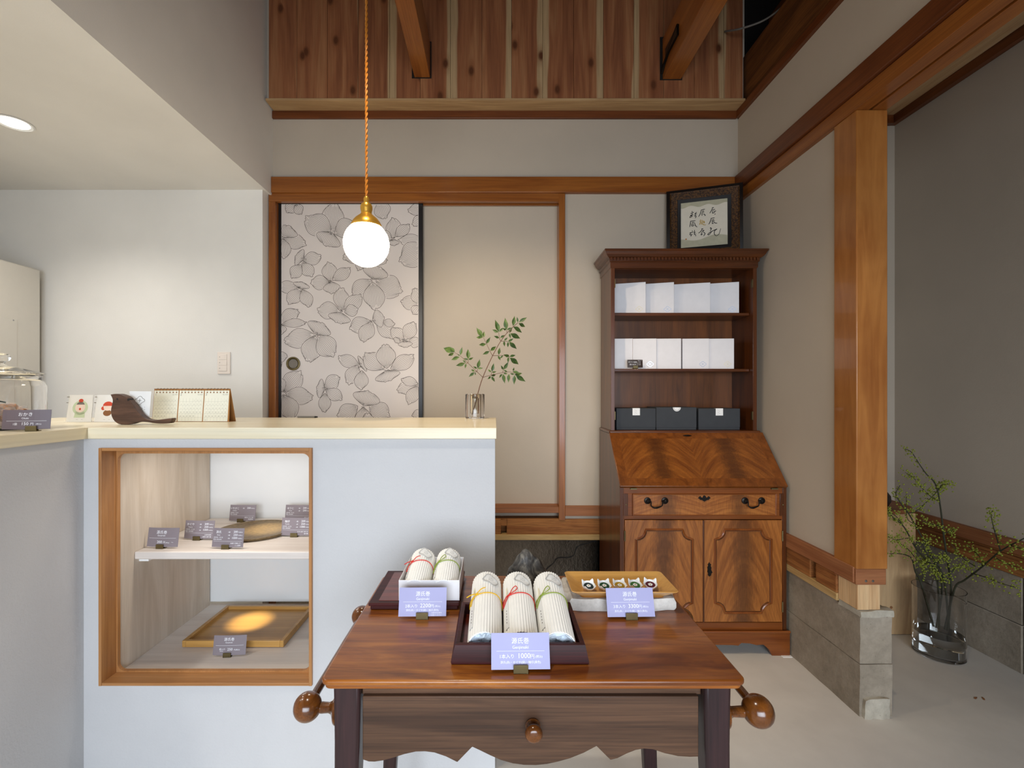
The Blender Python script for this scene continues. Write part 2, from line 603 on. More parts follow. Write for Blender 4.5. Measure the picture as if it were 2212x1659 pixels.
M['brownp'] = plain('brown_print', '#8a5a33', 0.7)
M['greenp'] = plain('soft_green_print', '#c9d8b8', 0.7)
M['hairp'] = plain('grey_print', '#77716c', 0.7)
M['cracker'] = plain('fried_cracker', '#cf8a3a', 0.5, 0, 0.25, 90)
M['tong'] = plain('dark_green_tongs', '#3c4a47', 0.35, 0.5)
M['cable'] = plain('grey_cable', '#6f6a63', 0.6)
M['art'] = plain('cream_art_paper', '#d9d0bd', 0.7, 0, 0.02)
M['artmist'] = plain('grey_green_mist_print', '#b3ad93', 0.7, 0, 0.08)
M['seal'] = plain('orange_seal', '#b8702c', 0.7)
M['framegold'] = None
M['rock'] = None
M['pull'] = plain('dull_bronze', '#6f675c', 0.5, 0.0, 0.1)
M['clay'] = plain('dark_clay', '#2a221e', 0.5)

n = N('honey_post')            # planed post with rippled figure
v = n.obj((14, 14, 1.6))
g = n.noise(v, 1.4, 5, 0.6, 1.2)
rip = n.noise(n.obj((4, 4, 3)), 1.6, 2, 0.5, 0.6)
c = n.mix(0.35, n.ramp(g, [(0.3, C('#8a4f1d')), (0.7, C('#b07236'))]), n.ramp(rip, [(0.3, C('#8c5220')), (0.75, C('#c08545'))]))
n.b.inputs['Coat Weight'].default_value = 0.25
M['post'] = n.out(c, 0.33)

n = N('cedar_plank')           # red heartwood, pale sapwood edges, knots
sx = n.n('SeparateXYZ', {0: n.n('TexCoord').outputs['Object']})
rnd = n.n('ObjectInfo').outputs['Random']
wv = n.noise(n.obj((9, 9, 0.7)), 1.6, 4, 0.5, 1.2)
heart = n.ramp(wv, [(0.28, C('#7c4a30')), (0.5, C('#98613f')), (0.75, C('#ad7a52'))])
e = n.math('ADD', sx.outputs[0], n.math('MULTIPLY', n.math('SUBTRACT', n.noise(n.obj((1, 1, 1.2)), 1.2, 2), 0.5), 0.05))
sidef = n.math('SUBTRACT', n.math('MULTIPLY', n.math('GREATER_THAN', n.math('FRACT', n.math('MULTIPLY', rnd, 7.31)), 0.3), 2.0), 1.0)
e = n.math('MULTIPLY', e, sidef)
wd = n.math('ADD', 0.038, n.math('MULTIPLY', n.math('FRACT', n.math('MULTIPLY', rnd, 13.7)), 0.045))
sap = n.math('SMOOTH_MIN', n.math('MAXIMUM', n.math('MULTIPLY', n.math('SUBTRACT', e, wd), 120.0), 0.0), 1.0, 0.3)
c = n.mix(sap, heart, C('#b89a72'))
fi = n.noise(n.obj((60, 60, 2)), 2.0, 3)
c = n.mix(1.0, c, n.ramp(fi, [(0.35, (0.82, 0.8, 0.78)), (0.6, (1, 1, 1))]), 'MULTIPLY')
kv = n.n('CombineXYZ', {0: n.math('ADD', n.math('MULTIPLY', sx.outputs[0], 7.0), n.math('MULTIPLY', rnd, 61.0)), 1: n.math('ADD', n.math('MULTIPLY', sx.outputs[2], 4.0), n.math('MULTIPLY', rnd, 29.0))}).outputs[0]
vo = n.n('TexVoronoi', {'Scale': 1.0}, voronoi_dimensions='2D')
n.set(vo.inputs['Vector'], kv)
pick = n.math('GREATER_THAN', n.n('SeparateColor', {0: vo.outputs['Color']}).outputs[0], 0.55)
kn = n.math('MULTIPLY', n.ramp(vo.outputs['Distance'], [(0.06, (1, 1, 1)), (0.14, (0, 0, 0))]), pick)
c = n.mix(kn, c, C('#3a2214'))
halo = n.math('MULTIPLY', n.ramp(vo.outputs['Distance'], [(0.12, (0.4, 0.4, 0.4)), (0.3, (0, 0, 0))]), pick)
c = n.mix(halo, c, C('#7a4424'))
M['plank'] = n.out(c, 0.65, Specular_IOR_Level=0.25)

n = N('nandina_leaf')
g = n.noise(n.obj(), 60, 3)
M['leaf'] = n.out(n.ramp(g, [(0.3, C('#2f4a22')), (0.7, C('#5d7431'))]), 0.45)

n = N('antique_gold_frame')
g = n.noise(n.obj((1, 1, 1)), 120, 4, 0.7)
M['framegold'] = n.out(n.ramp(g, [(0.40, C('#1f1108')), (0.66, C('#6b451a'))]), 0.4, 0.3)
n = N('black_grey_rock')
v = n.obj(shift=False)
g = n.noise(v, 18, 7, 0.65, 1.5)
c = n.ramp(g, [(0.36, C('#1b1a1b')), (0.5, C('#45413d')), (0.62, C('#7d776c')), (0.72, C('#5a4a3a'))])
n.bump(n.noise(v, 60, 5), 0.6, 0.003)
M['rock'] = n.out(c, 0.55)

n = N('glowing_glass_globe')
n.b.inputs['Emission Color'].default_value = (1.0, 0.87, 0.68, 1)
n.b.inputs['Emission Strength'].default_value = 34.0
M['globe'] = n.out((0.9, 0.9, 0.88, 1), 0.3)
n = N('lit_downlight_lens')
n.b.inputs['Emission Color'].default_value = (1.0, 0.93, 0.8, 1)
n.b.inputs['Emission Strength'].default_value = 8.0
M['lens'] = n.out((0.9, 0.9, 0.88, 1), 0.3)
n = N('clear_glass')
M['glass'] = n.out((1, 1, 1, 1), 0.0, Transmission_Weight=1.0, IOR=1.47)
n = N('water')
M['water'] = n.out((0.97, 1, 0.99, 1), 0.0, Transmission_Weight=1.0, IOR=1.33)
n = N('thin_clear_film')
M['film'] = n.out((1, 1, 1, 1), 0.12, Alpha=0.28)
n = N('clear_acrylic')
M['acrylic'] = n.out((1, 1, 1, 1), 0.05, Alpha=0.22)

# ---------------------------------------------------------------- the room
YB = 2.70            # back wall face
XR = 1.405           # right wall face
XF = 2.33            # far wall beyond the opening
YF = -2.5            # shop front
TOP = 3.75

struct('floor', MB().box(-3.3, XF + .1, YF, 2.85, -0.1, 0), M['floor'], 'greige troweled mortar floor')
struct('ceiling', MB().box(-1.3, XF + .1, YF, 2.85, TOP, TOP + .1), M['rough_beam'], 'high dark roof boarding over the shop')
struct('ceiling_soffit', MB().box(-3.3, -1.29, YF, 2.8, 2.389, 2.43), M['white_wall'], 'low white plaster ceiling over the kitchen side')
struct('wall_soffit', MB().box(-1.30, -1.288, YF, 2.8, 2.385, TOP), M['white_wall'], 'plaster face above the edge of the low ceiling')
struct('wall_left', MB().box(-3.4, -3.3, YF, 2.8, 0, 2.43), M['white_wall'], 'white kitchen side wall')
struct('wall_back_kitchen', MB().box(-3.3, -1.311, 2.625, 2.8, 0, 2.389), M['white_wall'], 'white plaster wall behind the counter')
w = MB()
w.box(-1.288, XR, YB, 2.85, 2.486, 2.829)
w.box(.402, XR, YB, 2.85, 0, 2.40)
w.box(-1.311, .402, 2.765, 2.85, 0, 2.40)
w.box(-1.288, XR, 2.63, 2.85, 2.8852, TOP).box(-1.288, XR, 2.701, 2.85, 2.8292, 2.8852)
struct('wall_back', w, M['beige_wall'], 'beige plaster back wall with a recessed blank panel')
w = MB()
w.box(XR, XR + .115, 1.87, YB, .572, 2.40)
w.box(XR, XR + .115, YF, YB, 2.486, 2.829)
struct('wall_right', w, M['beige_wall'], 'beige plaster wall beside the bureau')
w = MB()
w.box(XF, XF + .1, YF, 2.85, .58, 2.86)
w.box(XR + .115, XF, 2.72, 2.85, .0, 2.86)
struct('wall_far_right', w, M['beige_wall'], 'shaded plaster wall beyond the opening')
struct('ceiling_alcove', MB().box(XR + .1, XF, YF, 1.55, 2.851, 2.90).box(XR + .1, XF, 1.556, 2.85, 2.851, 2.90), M['newpine']['y'], 'boarded ceiling beyond the opening')
w = MB()                                                   # shop front with a wide window opening
w.box(-3.3, -1.6, YF - .1, YF, 0, TOP).box(1.75, XF + .1, YF - .1, YF, 0, TOP)
w.box(-1.6, 1.75, YF - .1, YF, 0, .25).box(-1.6, 1.75, YF - .1, YF, 2.1, TOP)
struct('wall_front', w, M['beige_wall'], 'shop front wall around the wide window')
struct('wall_void_shade', MB().box(1.72, 1.76, YF, 2.85, 2.86, TOP).box(1.385, 1.76, 2.72, 2.85, 2.86, TOP), M['crack_shade_black'], 'near-black panels painted as roof space shade above the right wall')  # near-black colour stands in for the unlit roof space

# cedar planks above the ledge: each plank its own piece
up = setting('wall_planks', 'knotty red cedar planks above the back wall ledge', (0, 2.6, 2.885))
edges = [581, 642, 707.6, 774, 842, 908, 973, 1041, 1105, 1172, 1239, 1303, 1369, 1433, 1499, 1563, 1604]
beams = [(-.4505, -.3615), (.93, 1.033)]
for i in range(len(edges) - 1):
    a, b = X(edges[i], 2.6), X(edges[i + 1], 2.6)
    cx = (a + b) / 2
    mb = MB()
    dz = random.uniform(0, .0008)
    mb.box(a + .0008 - cx, b - .0008 - cx, -.004 - dz, .014, 0, TOP - 2.885)
    o = mb.build('plank', M['plank'], up, bevel=.0012, local=True)
    o.location = (cx, 0, 0)
struct('trim_1', MB().box(-1.279, 1.392, 2.593, YB, 2.872, 2.885), M['ledge'], 'pale cedar ledge board under the planks', .001)
struct('trim_2', MB().box(-1.287, 1.392, 2.685, YB, 2.829, 2.872), M['darktrim']['x'], 'dark red rail under the cedar ledge', .002)
struct('trim_3', MB().box(-1.287, XR, 2.672, YB, 2.395, 2.486), M['honey']['x'], 'honey coloured rail across the back wall', .003)
w = MB().box(-1.306, .402, 2.684, 2.85, 2.366, 2.395).box(-1.306, .402, 2.684, 2.712, 2.348, 2.366).box(-1.306, .402, 2.740, 2.752, 2.348, 2.366)
struct('trim_4', w, M['honey']['x'], 'grooved lintel over the sliding door', .0015)
struct('trim_5', MB().box(-1.306, -1.266, 2.684, 2.80, 0, 2.348), M['honey']['z'], 'honey coloured jamb left of the sliding door', .002)
struct('trim_6', MB().box(.366, .402, 2.682, 2.80, .512, 2.394), M['honey']['z'], 'slim honey coloured jamb right of the blank panel', .002)
struct('trim_7', MB().box(-1.266, .366, 2.686, 2.80, .553, .589), M['base_wood']['x'], 'sill board under the sliding door', .002)
struct('baseboard_back', MB().box(.402, XR, 2.684, 2.76, .536, .594), M['base_wood']['x'], 'plain wooden baseboard beside the bureau', .002)
w = MB().box(-1.30, .032, 2.69, 2.80, .43, .517).box(.066, XR, 2.69, 2.80, .43, .517).box(.032, .066, 2.69, 2.80, .478, .517).box(.032, .066, 2.75, 2.80, .43, .478)
struct('trim_8', w, M['sill_beam']['x'], 'worn old sill beam with a square mortise', .002)
struct('trim_9', MB().box(-1.30, XR, 2.680, 2.80, .398, .43), M['pale_strip']['x'], 'pale packing strip on the back footing', .003)
fb = setting('footing_back', 'old grey concrete footing under the back wall', (0, 2.69, 0))
fb.name = 'trim_10'
MB().box(-1.30, .72, 2.69, 2.80, 0, .398).box(.72, 1.53, 2.69, 2.80, 0, .398).build('footing', M['concrete'], fb, bevel=.006)
cr = MB()
ck = smooth_path([P(1288 - 0, 1168, 2.688), P(1262, 1175, 2.688), P(1246, 1182, 2.688), P(1240, 1198, 2.688), P(1228, 1204, 2.688), P(1205, 1205, 2.688), P(1196, 1216, 2.688), P(1184, 1226, 2.688), P(1176, 1236, 2.688)], 3)
v2, f2 = stroke2d([(p.x, p.z) for p in ck], [.004 + .006 * random.random() for _ in ck])
cr.add([(a, 2.6885, b) for a, b in v2], f2)
cr.build('crack', M['crack_shade_black'], fb)

# right wall timbers
struct('trim_11', MB().box(1.388, XR + .1, YF, 2.69, 2.829, 2.872), M['darktrim']['y'], 'dark rail along the top of the right wall', .002)
struct('trim_12', MB().box(1.398, 1.55, YF, 2.70, 2.874, 3.14), M['rough_beam'], 'rough old purlin above the right wall', .006)
struct('trim_13', MB().box(1.58, 1.70, YF, 2.70, 3.22, 3.42), M['rough_beam'], 'old roof timber in the dark roof space', .006)
struct('trim_14', MB().box(1.372, 1.41, YF, 2.672, 2.400, 2.486), M['darktrim']['y'], 'dark brown rail along the right wall', .003)
w = MB().box(1.386, 1.440, YF, 2.69, 2.337, 2.398).box(1.452, 1.508, YF, 1.92, 2.337, 2.398).box(1.440, 1.452, YF, 1.92, 2.352, 2.398)
struct('trim_15', w, M['honey']['y'], 'grooved honey coloured lintel over the opening', .0015)
pst = setting('trim_16', 'honey coloured post at the end of the right wall', (1.45, 1.854, .418))
MB().box(1.390, 1.510, 1.794, 1.914, .568, 2.337).build('post', M['post'], pst, bevel=.003)
MB().box(1.390, 1.506, 1.796, 1.912, .507, .568).build('splice_block', M['base_wood']['x'], pst, bevel=.002)
MB().box(1.398, 1.4425, 1.798, 1.90, .409, .507).build('packing_block', M['newpine']['z'], pst, bevel=.0015)
MB().box(1.4435, 1.486, 1.800, 1.90, .409, .507).build('packing_block', M['newpine']['z'], pst, bevel=.0015)
for px_ in (1870.5, 1885.5):
    MB().lathe([(0, .0015), (.0048, .001), (.005, 0), (.005, -.003)], 12, (X(px_, 1.796), 1.796, Z(1255, 1.796)), 'y').build('screw', M['chrome'], pst, smooth=True)
struct('baseboard_right', MB().box(1.386, 1.42, 1.806, 2.684, .512, .573), M['base_wood']['y'], 'wooden baseboard along the right wall', .002)
w = MB().box(1.391, 1.50, 2.06, 2.69, .43, .512).box(1.412, 1.50, 2.025, 2.06, .43, .512).box(1.391, 1.50, 1.902, 2.025, .43, .512)
struct('trim_17', w, M['sill_beam']['y'], 'gouged old sill beam along the right wall', .004)
struct('trim_18', MB().box(1.392, 1.50, 1.902, 2.68, .398, .43), M['pale_strip']['y'], 'pale packing strip on the right footing', .004)


def roughblock(x0, x1, y0, y1, z0, z1, amp, nx=8, ny=14, nz=6, freq=9):
    """box whose faces are unevenly cast"""
    bm = bmesh.new()
    def face(o, u, vv, a, b):
        vs = [[bm.verts.new(Vector(o) + Vector(u) * i / a + Vector(vv) * j / b) for i in range(a + 1)] for j in range(b + 1)]
        for j in range(b):
            for i in range(a):
                bm.faces.new((vs[j][i], vs[j][i + 1], vs[j + 1][i + 1], vs[j + 1][i]))
    dx, dy, dz = x1 - x0, y1 - y0, z1 - z0
    face((x0, y0, z0), (dx, 0, 0), (0, 0, dz), nx, nz)
    face((x0, y1, z0), (0, -dy, 0), (0, 0, dz), ny, nz)
    face((x1, y0, z0), (0, dy, 0), (0, 0, dz), ny, nz)
    face((x1, y1, z0), (-dx, 0, 0), (0, 0, dz), nx, nz)
    face((x0, y0, z1), (dx, 0, 0), (0, dy, 0), nx, ny)
    face((x0, y1, z0), (dx, 0, 0), (0, -dy, 0), nx, ny)
    bmesh.ops.remove_doubles(bm, verts=bm.verts, dist=1e-5)
    mb = MB()
    idx = {vv: i for i, vv in enumerate(bm.verts)}
    pts = []
    for vv in bm.verts:
        d = noise.noise_vector(vv.co * freq) * amp
        if vv.co.z < z0 + 1e-4: d.z = 0
        pts.append(vv.co + d)
    mb.add(pts, [tuple(idx[q] for q in f.verts) for f in bm.faces])
    bm.free()
    return mb


fr = setting('trim_19', 'old concrete footing ending at the opening', (1.46, 2.2, 0))
roughblock(1.404, 1.530, 1.795, 2.69, .0, .2, .003, 5, 22, 6, 14).build('footing_course', M['concrete'], fr, smooth=True)
roughblock(1.406, 1.528, 1.797, 2.69, .2025, .392, .0035, 5, 22, 6, 14).build('footing_course', M['concrete'], fr, smooth=True)
roughblock(1.402, 1.530, 1.79, 1.90, .385, .408, .008, 6, 6, 3, 30).build('mortar_cap', M['mortar'], fr, smooth=True)
roughblock(1.412, 1.512, 1.780, 1.80, .0, .075, .012, 6, 3, 4, 30).build('broken_edge', M['mortar'], fr, smooth=True)

# beyond the opening
struct('baseboard_far_right', MB().box(XF - .02, XF + .02, YF, 2.72, .53, .592), M['base_wood']['y'], 'wooden baseboard of the far wall', .002)
w = MB().box(XF - .008, XF + .1, YF, 1.93, .43, .53).box(XF + .02, XF + .1, 1.93, 1.985, .47, .53).box(XF - .008, XF + .1, 1.985, 2.72, .43, .53).box(XF - .008, XF + .1, 1.93, 1.985, .43, .475)
struct('trim_20', w, M['sill_beam']['y'], 'old sill beam of the far wall', .003)
struct('trim_21', MB().box(XF - .022, XF + .1, YF, 2.72, .505, .518), M['sill_beam']['y'], 'thin ledge on the far sill beam', .002)
ff = setting('trim_22', 'shuttered concrete footing of the far wall', (XF, 1.0, 0))
MB().box(XF + .002, XF + .1, 2.066, 2.72, 0, .213).build('footing_course', M['concrete'], ff, bevel=.003)
MB().box(XF + .004, XF + .1, 2.066, 2.72, .216, .43).build('footing_course', M['concrete'], ff, bevel=.003)
MB().box(XF + .006, XF + .1, YF, 2.06, 0, .213).build('footing_course', M['concrete'], ff, bevel=.003)
MB().box(XF + .004, XF + .1, YF, 2.06, .216, .43).build('footing_course', M['concrete'], ff, bevel=.003)
struct('trim_23', MB().box(XF - .03, XF, YF, 2.72, 2.803, 2.851).box(XR + .115, XF - .03, 2.69, 2.72, 2.803, 2.851), M['darktrim']['y'], 'dark cornice strip beyond the opening', .002)

# beams running towards the camera
for k, (a, b, z0, z1, lab) in enumerate(((-.4505, -.3615, 3.0, 3.19, 'roof beam left of the middle, ending in the planks'), (.93, 1.033, 2.99, 3.215, 'roof beam with an iron strap near the right corner'))):
    t = setting('trim_%d' % (24 + k), lab, ((a + b) / 2, 1.0, z0))
    MB().box(a, b, -1.8, 2.5945, z0, z1).build('beam', M['honey']['y'], t, bevel=.003)
    MB().box(a - .014, b + .006, 2.5925, 2.598, z0 - .004, z1 + .01).build('notch_shade', M['crack_shade_black'], t)  # black plate painted as the shade round the beam end
    if k:
        st = MB()
        st.tube([(a - .004, 2.588, z0 + .03), (a - .006, 2.55, z0 + .055), (a - .006, 2.36, z0 + .12)], .008, 6)
        st.box(a - .012, a - .001, 2.36, 2.52, z0 + .07, z0 + .115)
        st.build('strap', M['iron'], t)
cb = MB()
cb.tube(smooth_path([P(1566, 68, 2.585), P(1600, 62, 2.5), P(1650, 44, 2.45), P(1690, 15, 2.4), P(1740, -30, 2.35)], 5), .005, 6)
solo('electric_cable', cb, M['cable'], 'thin grey cable hanging out of the dark roof space', 'cable', P(1566, 68, 2.585), smooth=True)

# ---------------------------------------------------------------- sliding door with the flower print
YD = 2.722
dr = setting('door_1', 'sliding paper door printed with line drawn flowers', (X(756, YD), YD, .589))
x0, x1, z0, z1 = X(598, YD), X(913, YD), .590, Z(434, YD)
fw = X(607, YD) - x0
MB().box(x0, x0 + fw, YD, YD + .022, z0, z1).build('stile', M['black'], dr, bevel=.002)
MB().box(x1 - fw, x1, YD, YD + .022, z0, z1).build('stile', M['black'], dr, bevel=.002)
MB().box(x0 + fw, x1 - fw, YD, YD + .022, z1 - fw * .7, z1).build('rail', M['black'], dr, bevel=.002)
MB().box(x0 + fw, x1 - fw, YD, YD + .022, z0, z0 + fw * .7).build('rail', M['black'], dr, bevel=.002)
paper = MB().box(x0 + fw, x1 - fw, YD + .005, YD + .018, z0 + fw * .7, z1 - fw * .7).build('paper_panel', M['fusuma'], dr)

# flowers traced as hub -> tip petals, in 6.9125x enlarged pixels from (595, 430)
FL = [
 [(840, 500, 890, 60, 165), (840, 500, 455, 270, 175), (880, 520, 1180, 380, 150), (850, 500, 745, 695, 195)],
 [(290, 70, 160, 190, 85), (300, 70, 385, 225, 75)],
 [(110, 570, 455, 670, 115), (110, 590, 130, 885, 110), (120, 570, 190, 395, 175)],
 [(410, 920, 680, 850, 100), (400, 950, 555, 1150, 95), (385, 980, 250, 1180, 95), (420, 900, 305, 840, 130)],
 [(830, 1230, 795, 945, 112), (850, 1210, 1110, 1030, 92), (800, 1240, 530, 1240, 110), (830, 1230, 850, 1410, 125)],
 [(1440, 1210, 1150, 1430, 140), (1500, 1210, 1885, 1380, 175), (1450, 1240, 1490, 1650, 160), (1460, 1200, 1520, 1000, 190)],
 [(340, 1300, 40, 1340, 95), (370, 1340, 190, 1560, 105), (400, 1350, 505, 1610, 95), (370, 1340, 400, 1240, 125)],
 [(990, 1660, 995, 1325, 118), (1020, 1660, 1270, 1430, 110), (960, 1670, 630, 1650, 130), (1030, 1690, 1230, 1640, 90), (970, 1690, 930, 1850, 170)],
 [(1760, 590, 1745, 285, 112), (1790, 560, 2000, 385, 85), (1740, 600, 1560, 520, 80), (1765, 600, 1765, 695, 82)],
 [(2230, 640, 1845, 610, 100), (2250, 690, 1860, 930, 190)],
 [(2150, 1580, 1875, 1530, 105), (2160, 1570, 2060, 1340, 95), (2150, 1590, 2060, 1720, 80)],
 [(2230, 130, 1980, 170, 85), (2230, 250, 2050, 390, 80)],
 [(1340, 820, 1010, 880, 115), (1340, 820, 1240, 1065, 85), (1340, 820, 1665, 920, 95)],
 [(1560, 20, 1640, 290, 125)],
 [(60, 1840, 345, 1670, 115), (90, 1870, 455, 1850, 65), (70, 1870, 80, 2020, 90)],
 [(580, 2020, 135, 2120, 145), (590, 2040, 500, 2430, 155), (640, 2030, 880, 2330, 160), (600, 2020, 690, 1845, 190)],
 [(1420, 1820, 1115, 1940, 125), (1440, 1830, 1310, 2130, 115), (1510, 1860, 1760, 2080, 95), (1600, 1830, 1780, 1870, 60), (1450, 1815, 1620, 1760, 130)],
 [(1930, 2100, 1730, 1930, 95), (1930, 2100, 2085, 1850, 105), (1990, 2110, 2160, 2160, 80), (1850, 2080, 1790, 2140, 60), (1935, 2110, 1940, 2215, 105)],
 [(1250, 2480, 945, 2350, 95), (1230, 2480, 1080, 2760, 115), (1290, 2560, 1270, 2845, 105), (1260, 2480, 1330, 2440, 130)],
 [(1620, 2540, 1335, 2310, 145), (1660, 2530, 1640, 2170, 145), (1720, 2540, 2055, 2330, 115), (1660, 2560, 1700, 2715, 190)],
 [(735, 2830, 955, 2660, 105), (750, 2840, 990, 2995, 95), (740, 2900, 720, 3180, 92), (740, 2830, 615, 2820, 140)],
 [(120, 2880, 380, 2580, 145), (150, 2900, 555, 2950, 130), (110, 2920, 250, 3290, 150), (110, 2880, 40, 2650, 85)],
 [(1230, 3090, 930, 3260, 130), (1400, 3090, 1700, 3240, 150), (1310, 3110, 1310, 3420, 130), (1320, 3085, 1390, 2870, 205)],
 [(2130, 2770, 1825, 2870, 105), (2130, 2760, 1880, 2700, 70), (2130, 2790, 1990, 3060, 95)],
 [(0, 2380, 175, 2340, 75), (10, 2420, 80, 2510, 60)],
 [(2230, 3180, 2040, 3230, 70)],
]
for _ in range(9):                                         # hidden below the worktop
    hx, hy = random.uniform(150, 2050), random.uniform(3500, 4500)
    FL.append([(hx, hy, hx + 330 * cos(q), hy + 330 * sin(q), 120) for q in [random.uniform(0, 1) + k * 1.5 for k in range(4)]])


def inside(p, poly):
    r, j = False, len(poly) - 1
    for i in range(len(poly)):
        (xi, yi), (xj, yj) = poly[i], poly[j]
        if (yi > p[1]) != (yj > p[1]) and p[0] < (xj - xi) * (p[1] - yi) / (yj - yi) + xi:
            r = not r
        j = i
    return r


def petal(hx, hy, tx, ty, W, seed):
    rg = random.Random(seed)
    d = Vector((tx - hx, ty - hy))
    L = d.length
    d.normalize()
    nrm = Vector((-d.y, d.x))
    ph = [rg.uniform(0, 6.28) for _ in range(3)]
    lean = rg.uniform(-.12, .12)
    def Ls(s):
        return L * (1 - .10 * abs(s) ** 2.1 + .03 * sin(5 * s + ph[0]) + .02 * sin(11 * s + ph[1]) + lean * s * .4)
    def Pt(t, s):
        prof = max(0, sin(pi * .9 * t ** 1.15)) ** .75
        return Vector((hx, hy)) + d * (Ls(s) * t) + nrm * (W * s * prof) + nrm * (lean * L * .35 * sin(pi * t))
    out = [Pt(t / 16, -1) for t in range(17)] + [Pt(1, -1 + 2 * i / 22) for i in range(1, 22)] + [Pt(1 - t / 16, 1) for t in range(17)]
    nl = max(6, int(W / 11.5))
    lines = []
    for i in range(1, nl):
        s = -1 + 2 * i / nl
        a, b = rg.uniform(.02, .14), rg.uniform(.86, 1.0)
        lines.append([Pt(a + (b - a) * k / 9, s) for k in range(10)])
    return out, lines


allp = []
for fi_, fl in enumerate(FL):
    for pi_, pt in enumerate(fl):
        allp.append(petal(*pt, seed=fi_ * 10 + pi_))
S6 = 6.9125
bx0, bx1 = (607.5 - 595) * S6, (903.8 - 595) * S6
pr = MB()
polys = [[(p.x, p.y) for p in a] for a, _ in allp]
bbs = [(min(p[0] for p in q), max(p[0] for p in q), min(p[1] for p in q), max(p[1] for p in q)) for q in polys]


def draw(pts, w, idx):
    run = []
    def flush():
        if len(run) > 1:
            v_, f_ = stroke2d(run, w, False)
            vs = []
            for a, b in v_:
                q = P(595 + a / S6, 430 + b / S6, YD + .0047)
                vs.append(q)
            pr.add(vs, f_)
        run.clear()
    for p in pts:
        ok = bx0 < p[0] < bx1 and (441 - 430) * S6 < p[1] < 4480
        if ok:
            for k in range(idx + 1, len(polys)):
                b = bbs[k]
                if b[0] < p[0] < b[1] and b[2] < p[1] < b[3] and inside(p, polys[k]):
                    ok = False
                    break
        if ok: run.append((p[0], p[1]))
        else: flush()
    flush()


for i, (o_, ls) in enumerate(allp):
    draw([(p.x, p.y) for p in o_], 6.0, i)
    for l_ in ls:
        draw([(p.x, p.y) for p in l_], 3.0, i)
for fl in FL:                                              # stamens at each hub
    hx, hy = fl[-1][0], fl[-1][1]
    for k in range(3):
        q = random.uniform(0, 6.28)
        c_ = Vector((hx + 26 * cos(q), hy + 26 * sin(q)))
        draw([(c_.x + 16 * cos(a_ * .6) , c_.y + 9 * sin(a_ * .6)) for a_ in range(12)], 4, len(polys))
pr.build('printed_flowers', M['flowerink'], paper, fixn=False)
hp = P(633, 785.5, YD)
hd = MB().lathe([(0, -.004), (.026, -.004), (.029, .001), (.035, .004), (.0395, .003), (.0405, -.004)], 32, hp, 'y').build('finger_pull', M['oldbrass'], dr, smooth=True)
MB().prism([(hp.x + .0265 * cos(2 * pi * i / 32), hp.z + .0265 * sin(2 * pi * i / 32)) for i in range(32)], 'y', YD + .002, YD + .0048).build('pull_cup', M['pull'], hd)

# ---------------------------------------------------------------- light switch, downlight, fridge
sw = thing('light_switch', 'three-gang cream light switch on the white wall', 'light switch', (X(483.5, 2.625), 2.625, Z(808, 2.625)))
a, b, c_, d_ = X(470, 2.62), X(497.5, 2.62), Z(808, 2.62), Z(760.5, 2.62)
MB().box(a, b, 2.617, 2.625, c_, d_).build('plate', M['switch'], sw, bevel=.002)
for k in range(3):
    zz = Z(801.5, 2.62) + k * .0317
    r_ = MB().box(a + .009, b - .017, 2.614, 2.618, zz, zz + .0305).build('rocker', M['switch'], sw, bevel=.001)
    MB().box(a + .013, a + .0175, 2.6132, 2.615, zz + .014, zz + .0165).build('indicator', M['greyink'], r_)
dl = thing('downlight', 'round recessed downlight in the low white ceiling', 'downlight', (-2.035, 1.97, 2.389))
MB().lathe([(.062, -.001), (.066, -.004), (.060, -.006), (.050, -.001)], 32, (-2.035, 1.97, 2.389)).build('trim_ring', M['paper'], dl, smooth=True)
MB().lathe([(0, -.0035), (.050, -.0025), (.050, -.001)], 32, (-2.035, 1.97, 2.389)).build('lens', M['lens'], dl, smooth=True)
xf_ = X(88, 2.58)
fg = thing('refrigerator', 'tall pale grey refrigerator cut off by the left edge', 'refrigerator', (xf_ - .35, 2.2, 0))
zt = Z(583, 2.58)
MB().box(xf_ - .75, xf_, 1.75, 2.58, .02, zt).build('body', M['fridge'], fg, bevel=.008)
MB().box(xf_ - .75, xf_ + .002, 1.70, 1.745, .05, zt - .02).build('door', M['fridge'], fg, bevel=.006)
MB().box(xf_ - .001, xf_ + .004, 1.78, X(0, 1) and 2.45, .4, Z(690, 2.45)).build('side_panel', M['fridge'], fg, bevel=.002)
MB().lathe([(0, .002), (.004, .001), (.004, 0)], 10, (xf_ + .004, 2.43, Z(693, 2.45)), 'x').build('screw', M['chrome'], fg)

# ---------------------------------------------------------------- counter
YC, ZT = 1.548, 1.133
ct = thing('shop_counter', 'grey-white plastered counter with a wood framed display niche', 'counter', (-.7, 1.85, 0))
nx0, nx1, nz0, nz1 = X(215.5, 1.545), X(675, 1.545), Z(1480, 1.545), Z(967.5, 1.545)
zb = ZT - .037
xl = X(181, YC)
w = MB()
w.box(xl, nx0, YC, YC + .04, 0, zb).box(nx1, -.001, YC, YC + .04, 0, zb)
w.box(nx0, nx1, YC, YC + .04, 0, nz0).box(nx0, nx1, YC, YC + .04, nz1, zb)
w.build('front_panel', M['counter_wall'], ct)
MB().box(-.03, -.001, YC + .04, 2.125, 0, zb).build('end_panel', M['counter_wall'], ct)
MB().box(xl - .05, xl, -.9, YC + .04, 0, zb).build('return_panel', M['counter_wall'], ct)
T_ = .010
yfa, yfb = 1.539, 1.602
MB().box(nx0, nx0 + T_, yfa, yfb, nz0, nz1).build('frame_board', M['nicheframe']['z'], ct, bevel=.0012)
MB().box(nx1 - T_, nx1, yfa, yfb, nz0, nz1).build('frame_board', M['nicheframe']['z'], ct, bevel=.0012)
